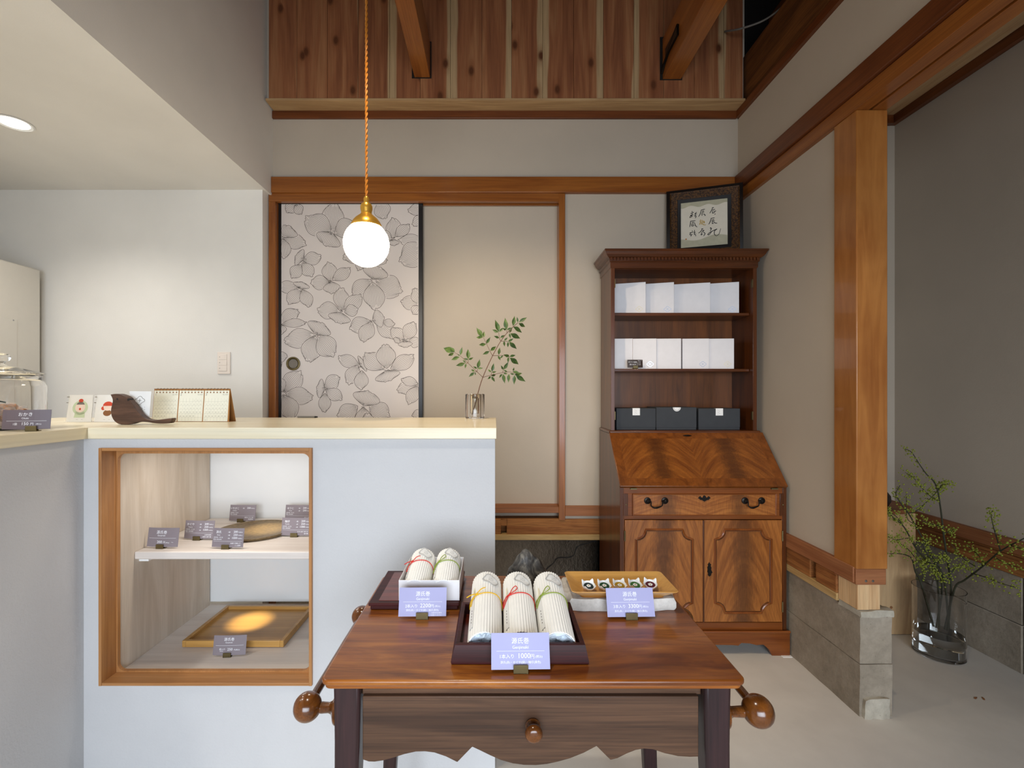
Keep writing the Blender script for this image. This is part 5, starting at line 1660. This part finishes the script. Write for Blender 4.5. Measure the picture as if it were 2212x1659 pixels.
for mth in (1, 2, 3):
    a0 = kx0 + pw * (mth - 1) + .002
    a1 = a0 + pw - .004
    pg = MB().add([kp_(a0, .002, .0012), kp_(a1, .002, .0012), kp_(a1, kh - .006, .0012), kp_(a0, kh - .006, .0012), kp_(a0, .002, .0004), kp_(a1, .002, .0004), kp_(a1, kh - .006, .0004), kp_(a0, kh - .006, .0004)], [(0, 1, 2, 3), (7, 6, 5, 4), (0, 4, 5, 1), (1, 5, 6, 2), (2, 6, 7, 3), (3, 7, 4, 0)]).build('month_page', M['calpaper'], ck_, local=True)
    pm_ = MB()
    cw = (a1 - a0 - .008) / 7
    st_, nd_ = first[mth]
    def put(body, size, a, b, al='CENTER'):
        v_, f_ = txt(body, size, al)
        pm_.add([kp_(u + a, vv + b, .0016) for u, vv in v_], f_)
    put(str(mth), .013, a0 + .007, kh - .026)
    put(('Jan', 'Feb', 'Mar')[mth - 1] + ' 2024', .0055, a1 - .004, kh - .024, 'RIGHT')
    for d_ in range(1, nd_ + 1):
        i = d_ - 1 + st_
        put(str(d_), .0062, a0 + .004 + cw * (i % 7 + .5), kh - .047 - .0155 * (i // 7))
    for r_ in range(6):
        v_, f_ = stroke2d([(a0 + .003, kh - .0505 - .0155 * r_), (a1 - .003, kh - .0505 - .0155 * r_)], .0004, False)
        pm_.add([kp_(u, vv, .0015) for u, vv in v_], f_)
    for c2 in range(8):
        v_, f_ = stroke2d([(a0 + .004 + cw * c2, kh - .036), (a0 + .004 + cw * c2, kh - .128)], .0003, False)
        pm_.add([kp_(u, max(.004, vv), .0015) for u, vv in v_], f_)
    pm_.build('printed_dates', M['paleink'], pg, local=True, fixn=False)
    hl = MB()
    for j in range(7):
        u = a0 + .010 + (pw - .022) * j / 6
        hl.add([kp_(u - .0022, kh - .016, .0017), kp_(u + .0022, kh - .016, .0017), kp_(u + .0022, kh - .011, .0017), kp_(u - .0022, kh - .011, .0017)], [(0, 1, 2, 3)])
    hl.build('punched_holes', M['brownp'], pg, local=True, fixn=False)
    wv_ = MB()
    for j in range(7):
        u = a0 + .010 + (pw - .022) * j / 6
        wv_.tube([(u, lk + .002 + .007 * cos(q_), kh - .004 + .007 * sin(q_)) for q_ in [pi * 1.15 * i / 8 for i in range(9)]], .0006, 5)
    wv_.build('wire_binding', M['oldbrass'], ck_, local=True)
MB().box(kx0, kx1, lk - .001, lk + .003, kh - .001, kh + .001).build('top_edge', M['brownp'], ck_, local=True)

# pen
pn = P(655, 902, 2.125)
pe = thing('pen', 'thin grey pen lying at the back edge of the worktop', 'pen', (X(662, 2.11), 2.11, W0))
MB().tube([(X(643, 2.115), 2.115, W0 + .0042), (X(680, 2.11), 2.11, W0 + .0042)], .004, 10).build('barrel', M['cable'], pe, smooth=True)
MB().tube([(X(680, 2.11), 2.11, W0 + .0042), (X(686, 2.11), 2.11, W0 + .0042)], [.0045, .003], 10).build('cap', M['iron'], pe, smooth=True)

# small glass vase with a nandina sprig
vx, vy = X(1026, 2.065), 2.065
gv = thing('glass_vase', 'small thick clear glass vase at the right end of the worktop', 'vase', (vx, vy, W0))
vh = Z(851, vy) - W0
MB().lathe([(0, 0), (.039, 0), (.0425, .004), (.0425, vh - .003), (.0405, vh), (.016, vh), (.0145, vh - .002), (.0145, .022), (0, .020)], 48, (vx, vy, W0)).build('glass_body', M['glass'], gv, smooth=True)
MB().lathe([(0, .0215), (.0142, .0232), (.0142, vh - .022), (0, vh - .022)], 32, (vx, vy, W0)).build('water', M['water'], gv, smooth=True)
K6 = 6.379
def np_(a, b, dy=0.0):
    return P(930 + a / K6, 660 + b / K6, vy + dy)
ns = thing('nandina_sprig', 'leafy green nandina sprig standing in the small glass vase', 'plant', (vx, vy, W0 + .03))
stems = [[(585, 1500), (650, 1220), (720, 990), (855, 692), (968, 490), (1080, 350), (1205, 235)], [(720, 990), (640, 912), (515, 792), (405, 690), (325, 645)], [(855, 692), (820, 630), (770, 525), (728, 440)], [(720, 990), (830, 960), (990, 925), (1100, 915), (1165, 950)], [(855, 692), (930, 690), (1000, 688), (1085, 710)], [(968, 490), (1070, 495)], [(968, 490), (950, 450), (940, 370)], [(1055, 385), (1048, 335)], [(640, 912), (648, 868)], [(515, 792), (520, 742)], [(515, 792), (478, 795)], [(640, 912), (608, 915)], [(835, 960), (842, 915)], [(990, 925), (1008, 885)], [(1138, 288), (1085, 380)], [(1085, 710), (1072, 780)]]
def dpt(a, b):
    return .035 * sin(a * .004 + b * .003) * min(1, max(0, (1220 - b) / 600))
for i, s_ in enumerate(stems):
    q = smooth_path([np_(a, b, dpt(a, b)) for a, b in s_], 3)
    r0_ = .0022 if i == 0 else .0012
    MB().tube(q, [r0_ * (1 - .5 * j / len(q)) for j in range(len(q))], 6).build('stem', M['stem'], ns, smooth=True)
LV = [(325, 640, 165, 578), (335, 640, 265, 562), (320, 650, 238, 698), (405, 690, 370, 672), (410, 685, 435, 568), (400, 710, 278, 748), (520, 740, 518, 592), (520, 745, 450, 730), (525, 745, 590, 718), (475, 795, 345, 832), (485, 790, 440, 748), (490, 800, 475, 868), (650, 865, 680, 738), (640, 868, 588, 840), (652, 870, 722, 862), (610, 910, 555, 880), (605, 920, 525, 985), (612, 920, 622, 962),
      (720, 435, 630, 298), (735, 440, 738, 350), (720, 440, 622, 435), (768, 525, 825, 435), (765, 530, 660, 545), (825, 625, 908, 558), (812, 628, 716, 678),
      (940, 365, 895, 190), (935, 370, 845, 330), (948, 365, 1012, 300), (945, 447, 875, 420), (960, 447, 1038, 403), (1048, 335, 1025, 165), (1040, 335, 1000, 318), (1055, 338, 1125, 303), (1138, 282, 1160, 140), (1140, 292, 1270, 373), (1205, 232, 1192, 155), (1220, 232, 1330, 160), (1215, 245, 1312, 297),
      (1085, 375, 1125, 320), (1085, 385, 1105, 455), (1100, 385, 1245, 460), (1015, 485, 1065, 438), (1015, 490, 1018, 568), (1070, 495, 1145, 455), (1070, 500, 1065, 580), (1085, 500, 1192, 605),
      (940, 680, 955, 575), (930, 690, 965, 758), (960, 730, 1005, 680), (1085, 700, 1010, 678), (1088, 705, 1175, 680), (1072, 712, 1068, 790), (1095, 720, 1222, 817),
      (845, 910, 875, 792), (838, 918, 785, 880), (845, 920, 908, 912), (835, 965, 905, 955), (830, 975, 790, 1015), (840, 975, 888, 1055), (1010, 880, 1075, 775), (1005, 885, 970, 825), (1010, 890, 1065, 918), (990, 945, 940, 998), (1000, 945, 1022, 1075), (1005, 935, 1065, 940), (1080, 945, 1072, 1062), (1140, 900, 1150, 855), (1130, 910, 1240, 935), (1160, 955, 1268, 930), (1160, 960, 1148, 1090), (1175, 960, 1313, 1052), (1150, 950, 1095, 935)]
for i, (a, b, c_, d_) in enumerate(LV):
    rg = random.Random(i)
    p0, p1 = np_(a, b, dpt(a, b)), np_(c_, d_, dpt(c_, d_) + rg.uniform(-.018, .018))
    ax = p1 - p0
    L = ax.length
    axn = ax.normalized()
    nv_ = Vector((rg.uniform(-.35, .35), -1, rg.uniform(-.35, .35)))
    sd = axn.cross(nv_).normalized()
    nv_ = sd.cross(axn)
    if nv_.y > 0: nv_ = -nv_
    wd_ = L * .19
    mb = MB()
    rows = []
    for t_, k in ((0, .04), (.15, .5), (.32, .95), (.5, .95), (.7, .6), (.87, .22), (1, .0)):
        c0 = p0 + ax * t_ - nv_ * (.10 * L * t_ * t_)
        rows.append([c0 + sd * wd_ * k + nv_ * wd_ * k * .35, c0, c0 - sd * wd_ * k + nv_ * wd_ * k * .35])
    mb.grid(rows)
    mb.build('leaf', M['leaf'], ns, smooth=True)

# glass jar of crackers with tongs and card
jx, jy = -1.556, 1.462
JR = .110
jr = thing('glass_jar', 'clear glass lidded jar of crackers cut off by the left edge', 'jar', (jx, jy, W0))
jh = .158
MB().lathe([(0, .0), (.10, .0), (JR - .002, .006), (JR, .014), (JR, jh - .020), (JR - .006, jh - .008), (.098, jh - .002), (.098, jh + .010), (.101, jh + .013), (.098, jh + .016), (.095, jh + .014), (.0945, jh), (JR - .0095, jh - .010), (JR - .0035, jh - .022), (JR - .0035, .014), (.10, .008), (0, .007)], 56, (jx, jy, W0)).build('jar_body', M['glass'], jr, smooth=True)
zl = jh + .0165
MB().lathe([(0, zl), (.104, zl), (.107, zl + .002), (.104, zl + .0045), (.085, zl + .008), (.06, zl + .016), (.034, zl + .022), (.018, zl + .026), (.012, zl + .031), (.014, zl + .036), (.023, zl + .042), (.0265, zl + .052), (.022, zl + .061), (.011, zl + .065), (0, zl + .0655)], 56, (jx, jy, W0)).build('lid', M['glass'], jr, smooth=True)
cn_ = 0
for lay, (zz, rad, num) in enumerate(((.020, .070, 8), (.040, .062, 8), (.060, .055, 7), (.074, .035, 4))):
    for j in range(num):
        a = 2 * pi * j / num + lay * .7
        rg = random.Random(lay * 20 + j)
        rr2 = rad * (.75 + .25 * rg.random())
        t = thing('wrapped_cracker', 'golden rice cracker in clear wrapping inside the glass jar', 'cracker', (jx + rr2 * cos(a), jy + rr2 * sin(a), W0 + zz), (rg.uniform(-.5, .5), rg.uniform(-.5, .5), rg.uniform(0, 3)), 'wrapped crackers in the glass jar')
        s1 = rg.uniform(.011, .014)
        MB().lathe([(0, -.006), (s1 * .9, -.005), (s1 * 1.2, -.001), (s1 * 1.15, .003), (s1 * .8, .006), (0, .0065)], 10, (0, 0, 0), fn=lambda q, h, r=rg.random(): 1 + .15 * sin(3 * q + 9 * r)).build('cracker_piece', M['cracker'], t, local=True, smooth=True)
        wr = MB()
        rows = []
        for i in range(7):
            u = -1 + 2 * i / 6
            rows.append([(u * s1 * 1.9, (.3 + .8 * (1 - u * u)) * s1 * 1.25 * cos(2 * pi * q / 8) + .002 * noise.noise(Vector((u * 3, q, lay + j))), (.35 + .75 * (1 - u * u)) * .0095 * sin(2 * pi * q / 8)) for q in range(8)])
        wr.grid(rows, True)
        wr.build('clear_wrapper', M['film'], t, local=True)
tg = thing('tongs', 'thin dark tongs crossed inside the glass jar', 'tongs', (jx, jy, W0 + .085))
MB().tube([(jx - .03, jy - .03, W0 + .110), (jx + .01, jy - .045, W0 + .098), (jx + .052, jy - .03, W0 + .086)], .0022, 6).build('arm', M['tong'], tg, smooth=True)
MB().tube([(jx + .052, jy - .05, W0 + .125), (jx + .035, jy - .045, W0 + .104), (jx + .015, jy - .04, W0 + .084)], .0022, 6).build('arm', M['tong'], tg, smooth=True)
x_, y_ = on(56, 930.5, ZT)
price_card('plum grey okaki price card before the glass jar', (X(51, 1.385), 1.385, W0), .22, .122, .058, .10, M['plum'], [('おかき', .0125, .002, .040, 'CENTER'), ('Okaki', .0075, .002, .0305, 'CENTER'), ('1袋', .0085, -.030, .0125, 'LEFT'), ('150', .0125, .002, .0125, 'CENTER'), ('円', .009, .0145, .0125, 'LEFT'), ('(税込)', .005, .028, .0135, 'LEFT')], [(-.048, .052, .0245, .0006)], 'price cards on the worktop', .020, .010)

# ---------------------------------------------------------------- pendant lamp
YP = 1.76
pd = thing('pendant_lamp', 'glowing glass globe pendant on a twisted amber cord', 'pendant lamp', (X(791.5, YP), YP, Z(575, YP)))
pcx = X(791.5, YP)
gc = Z(527, YP)
R1 = 47.5 * YP / F
def knob(q, h):
    return 1 + .022 * sin(22 * q + 60 * h) * (1 if abs(h - gc) < R1 * .9 else .3)
prof = [(R1 * sin(pi * (.80 * i / 34)), gc - R1 * 1.03 * cos(pi * (.80 * i / 34))) for i in range(35)]
prof[0] = (0, prof[0][1])
MB().lathe(prof, 72, (pcx, YP, 0), fn=lambda q, h: knob(q, h)).build('globe', M['globe'], pd, smooth=True)
gz = lambda py: Z(py, YP)
MB().lathe([(R1 * .69, gz(491)), (R1 * .68, gz(486)), (R1 * .60, gz(479)), (R1 * .50, gz(473)), (R1 * .30, gz(465)), (R1 * .24, gz(462)), (R1 * .24, gz(458)), (R1 * .27, gz(452)), (R1 * .27, gz(446)), (R1 * .22, gz(441)), (R1 * .13, gz(439)), (R1 * .12, gz(434)), (R1 * .13, gz(430)), (R1 * .10, gz(426)), (0, gz(425))], 32, (pcx, YP, 0)).build('brass_holder', M['brass'], pd, smooth=True)
for s_ in (0, 1):
    hx_ = []
    zz0, zz1 = gz(427), TOP
    nt = 420
    for i in range(nt + 1):
        a = 2 * pi * i / 10 + s_ * pi
        hx_.append((pcx + .0026 * cos(a), YP + .0026 * sin(a), zz0 + (zz1 - zz0) * i / nt))
    MB().tube(hx_, .0030, 5).build('cord_strand', M['cord'], pd, smooth=True)

# ---------------------------------------------------------------- beyond the opening
sd_ = thing('plywood_stand', 'pale plywood stand with rounded top beyond the post', 'stand', (1.9, 2.5, 0))
MB().box(1.56, 2.165, 2.40, 2.418, .002, .625).build('front_panel', M['plywood'], sd_, bevel=.002)
MB().lathe([(0, .001), (.007, .001), (.007, -.002)], 14, (X(1925, 2.4), 2.3995, Z(1312, 2.4)), 'y').build('knot_hole', M['brownp'], sd_)
MB().box(2.147, 2.165, 2.418, 2.66, .002, .625).build('side_panel', M['plywood'], sd_)
MB().prism([(1.56, 2.375)] + [(2.02, 2.375), (2.09, 2.385), (2.15, 2.41), (2.195, 2.455), (2.22, 2.52), (2.225, 2.58), (2.225, 2.68)] + [(1.56, 2.68)], 'z', .625, .645).build('top_board', M['base_wood']['x'], sd_, bevel=.002)
pt = thing('clay_pot', 'dark round clay pot half hidden behind the post', 'pot', (1.985, 2.46, .6455))
MB().lathe([(.03, 0), (.046, .010), (.058, .035), (.056, .062), (.040, .085), (.028, .092), (.030, .098), (.025, .098), (.023, .088), (0, .08)], 28, (2.045 - .03, 2.46, .6455)).build('body', M['clay'], pt, smooth=True)
VXc, VYc = 2.115, 2.225
lv = thing('glass_vase', 'tall clear glass floor vase beyond the post', 'vase', (VXc, VYc, 0))
vh = .318
MB().lathe([(0, 0.0005), (.092, .0005), (.097, .006), (.097, .30), (.0985, vh), (.0955, vh), (.094, .30), (.094, .022), (.088, .016), (0, .015)], 56, (VXc, VYc, 0)).build('glass_body', M['glass'], lv, smooth=True)
MB().lathe([(0, .0155), (.088, .0165), (.0937, .0225), (.0937, .105), (0, .105)], 48, (VXc, VYc, 0)).build('water', M['water'], lv, smooth=True)
K3 = 1068 / 322
br3 = [
 ([(520, 1400), (545, 1100), (520, 900), (490, 700), (475, 560), (450, 400), (420, 330), (370, 280), (320, 210), (260, 120), (205, 97)], [[(455, 470), (400, 440), (330, 370), (280, 310), (215, 265)], [(500, 660), (420, 640), (330, 610)], [(495, 700), (540, 690), (560, 675)], [(450, 400), (480, 360), (512, 350)]], 0.0, 'tallest budding branch curving up to the left in the floor vase'),
 ([(500, 1390), (570, 1100), (640, 1040), (760, 950), (900, 830), (1068, 740), (1130, 705)], [[(900, 830), (870, 730), (840, 620), (835, 560), (850, 540)], [(690, 990), (800, 1020), (900, 1060), (1040, 1100)], [(760, 950), (770, 900), (720, 840), (660, 790)], [(960, 790), (1010, 800), (1068, 820)], [(720, 940), (640, 890), (580, 820), (545, 780)], [(850, 870), (940, 920), (1020, 945)]], -.34, 'long budding branch reaching out of frame to the right from the floor vase'),
 ([(440, 1380), (480, 1080), (420, 900), (330, 720), (240, 560), (180, 480), (150, 420), (180, 360)], [[(240, 560), (300, 540), (380, 470), (450, 400), (500, 350)], [(330, 720), (280, 640), (230, 590), (225, 420)], [(420, 900), (360, 780), (400, 750)]], .05, 'budding branch with a looping twig left of the tallest one in the floor vase'),
 ([(460, 1390), (440, 1000), (300, 820), (210, 660), (130, 590), (88, 530)], [[(210, 660), (150, 580), (95, 550)], [(300, 820), (260, 740), (150, 750), (85, 720)]], -.05, 'dark budding branch arching left towards the post in the floor vase'),
 ([(420, 1370), (330, 1060), (290, 980), (260, 880), (180, 850), (105, 850)], [[(290, 880), (230, 810), (165, 770)], [(330, 1060), (350, 960), (330, 900), (380, 870)]], .02, 'lowest budding branch bending left over the vase rim'),
 ([(530, 1380), (500, 1060), (450, 930), (380, 860), (340, 770), (385, 750)], [[(450, 930), (470, 870), (520, 880)], [(480, 1000), (430, 980), (360, 960)], [(500, 1060), (560, 970), (610, 935), (650, 960)], [(440, 1040), (400, 930), (330, 900)], [(500, 1060), (470, 1000), (490, 1040)]], -.06, 'short dense budding branch in the middle of the floor vase'),
]
ico = bmesh.new()
bmesh.ops.create_icosphere(ico, subdivisions=1, radius=1.0)
iv = [v_.co.copy() for v_ in ico.verts]
ifc = [tuple(q.index for q in f.verts) for f in ico.faces]
ico.free()
for k, (main, twigs, lean2, lab) in enumerate(br3):
    def bp(a, b):
        h_ = max(0, (1380 - b) / 1300)
        y_ = VYc + lean2 * h_ ** .8 * (1.0 if lean2 > -.2 else min(1, max(0, (a - 500) / 560)) / max(h_ ** .8, .2) * .9) + .02 * sin(a * .01 + k)
        if b > 1120: y_ = VYc + .03 * sin(k * 1.3) * min(1, (1400 - b) / 280)
        return P(1890 + a / K3, 940 + b / K3, y_)
    t = thing('budding_branch', lab, 'branch', bp(*main[0]), 0, 'budding branches in the floor vase')
    q = smooth_path([bp(a, b) for a, b in main], 4)
    for p_ in q:
        if p_.z < vh + .02:
            d = Vector((p_.x - VXc, p_.y - VYc))
            if d.length > .075: d *= .075 / d.length
            p_.x, p_.y = VXc + d.x, VYc + d.y
            p_.z = max(p_.z, .03)
    MB().tube(q, [.0050 * (1 - .72 * i / len(q)) for i in range(len(q))], 6).build('main_stem', M['twig'], t, smooth=True)
    spots = [p_ for p_ in q[int(len(q) * .55):]]
    for tw in twigs:
        q2 = smooth_path([bp(a, b) for a, b in tw], 4)
        MB().tube(q2, [.0023 * (1 - .6 * i / len(q2)) for i in range(len(q2))], 5).build('twig', M['twig'], t, smooth=True)
        spots += q2[2:] * 2
    rg = random.Random(k)
    bud = MB()
    for p_ in spots:
        for _ in range(rg.choice((2, 3, 4, 6)) if k != 1 else rg.choice((2, 3, 4))):
            d = Vector((rg.gauss(0, 1), rg.gauss(0, 1), rg.gauss(0, 1))) * .013
            s1 = rg.uniform(.0028, .0048)
            cpt = p_ + d
            if cpt.x > XF - .01 or (cpt.z < vh and (cpt.x - VXc) ** 2 + (cpt.y - VYc) ** 2 < .11 ** 2): continue
            bud.add([cpt + v_ * s1 for v_ in iv], ifc)
    o = bud.build('buds', M['bud'], t, smooth=True, fixn=False)
    o['kind'] = 'stuff'
for k, (a, b, r_) in enumerate(((2108, 1508, .5), (2124, 1509, 1.0))):
    x_, y_ = on(a, b, 0)
    o = MB().grid([[(-.012, -.003, .0006), (-.012, .003, .0006)], [(0, -.004, .002), (0, .004, .002)], [(.012, -.001, .0006), (.012, .001, .0006)]]).build('dry_leaf', M['brownp'], None)
    o.location = (x_, y_, 0); o.rotation_euler = (0, 0, r_)
    tag(o, 'tiny brown dry leaf on the floor, ' + ('left' if k == 0 else 'right') + ' of two before the floor vase', 'leaf', 'dry leaves on the floor')
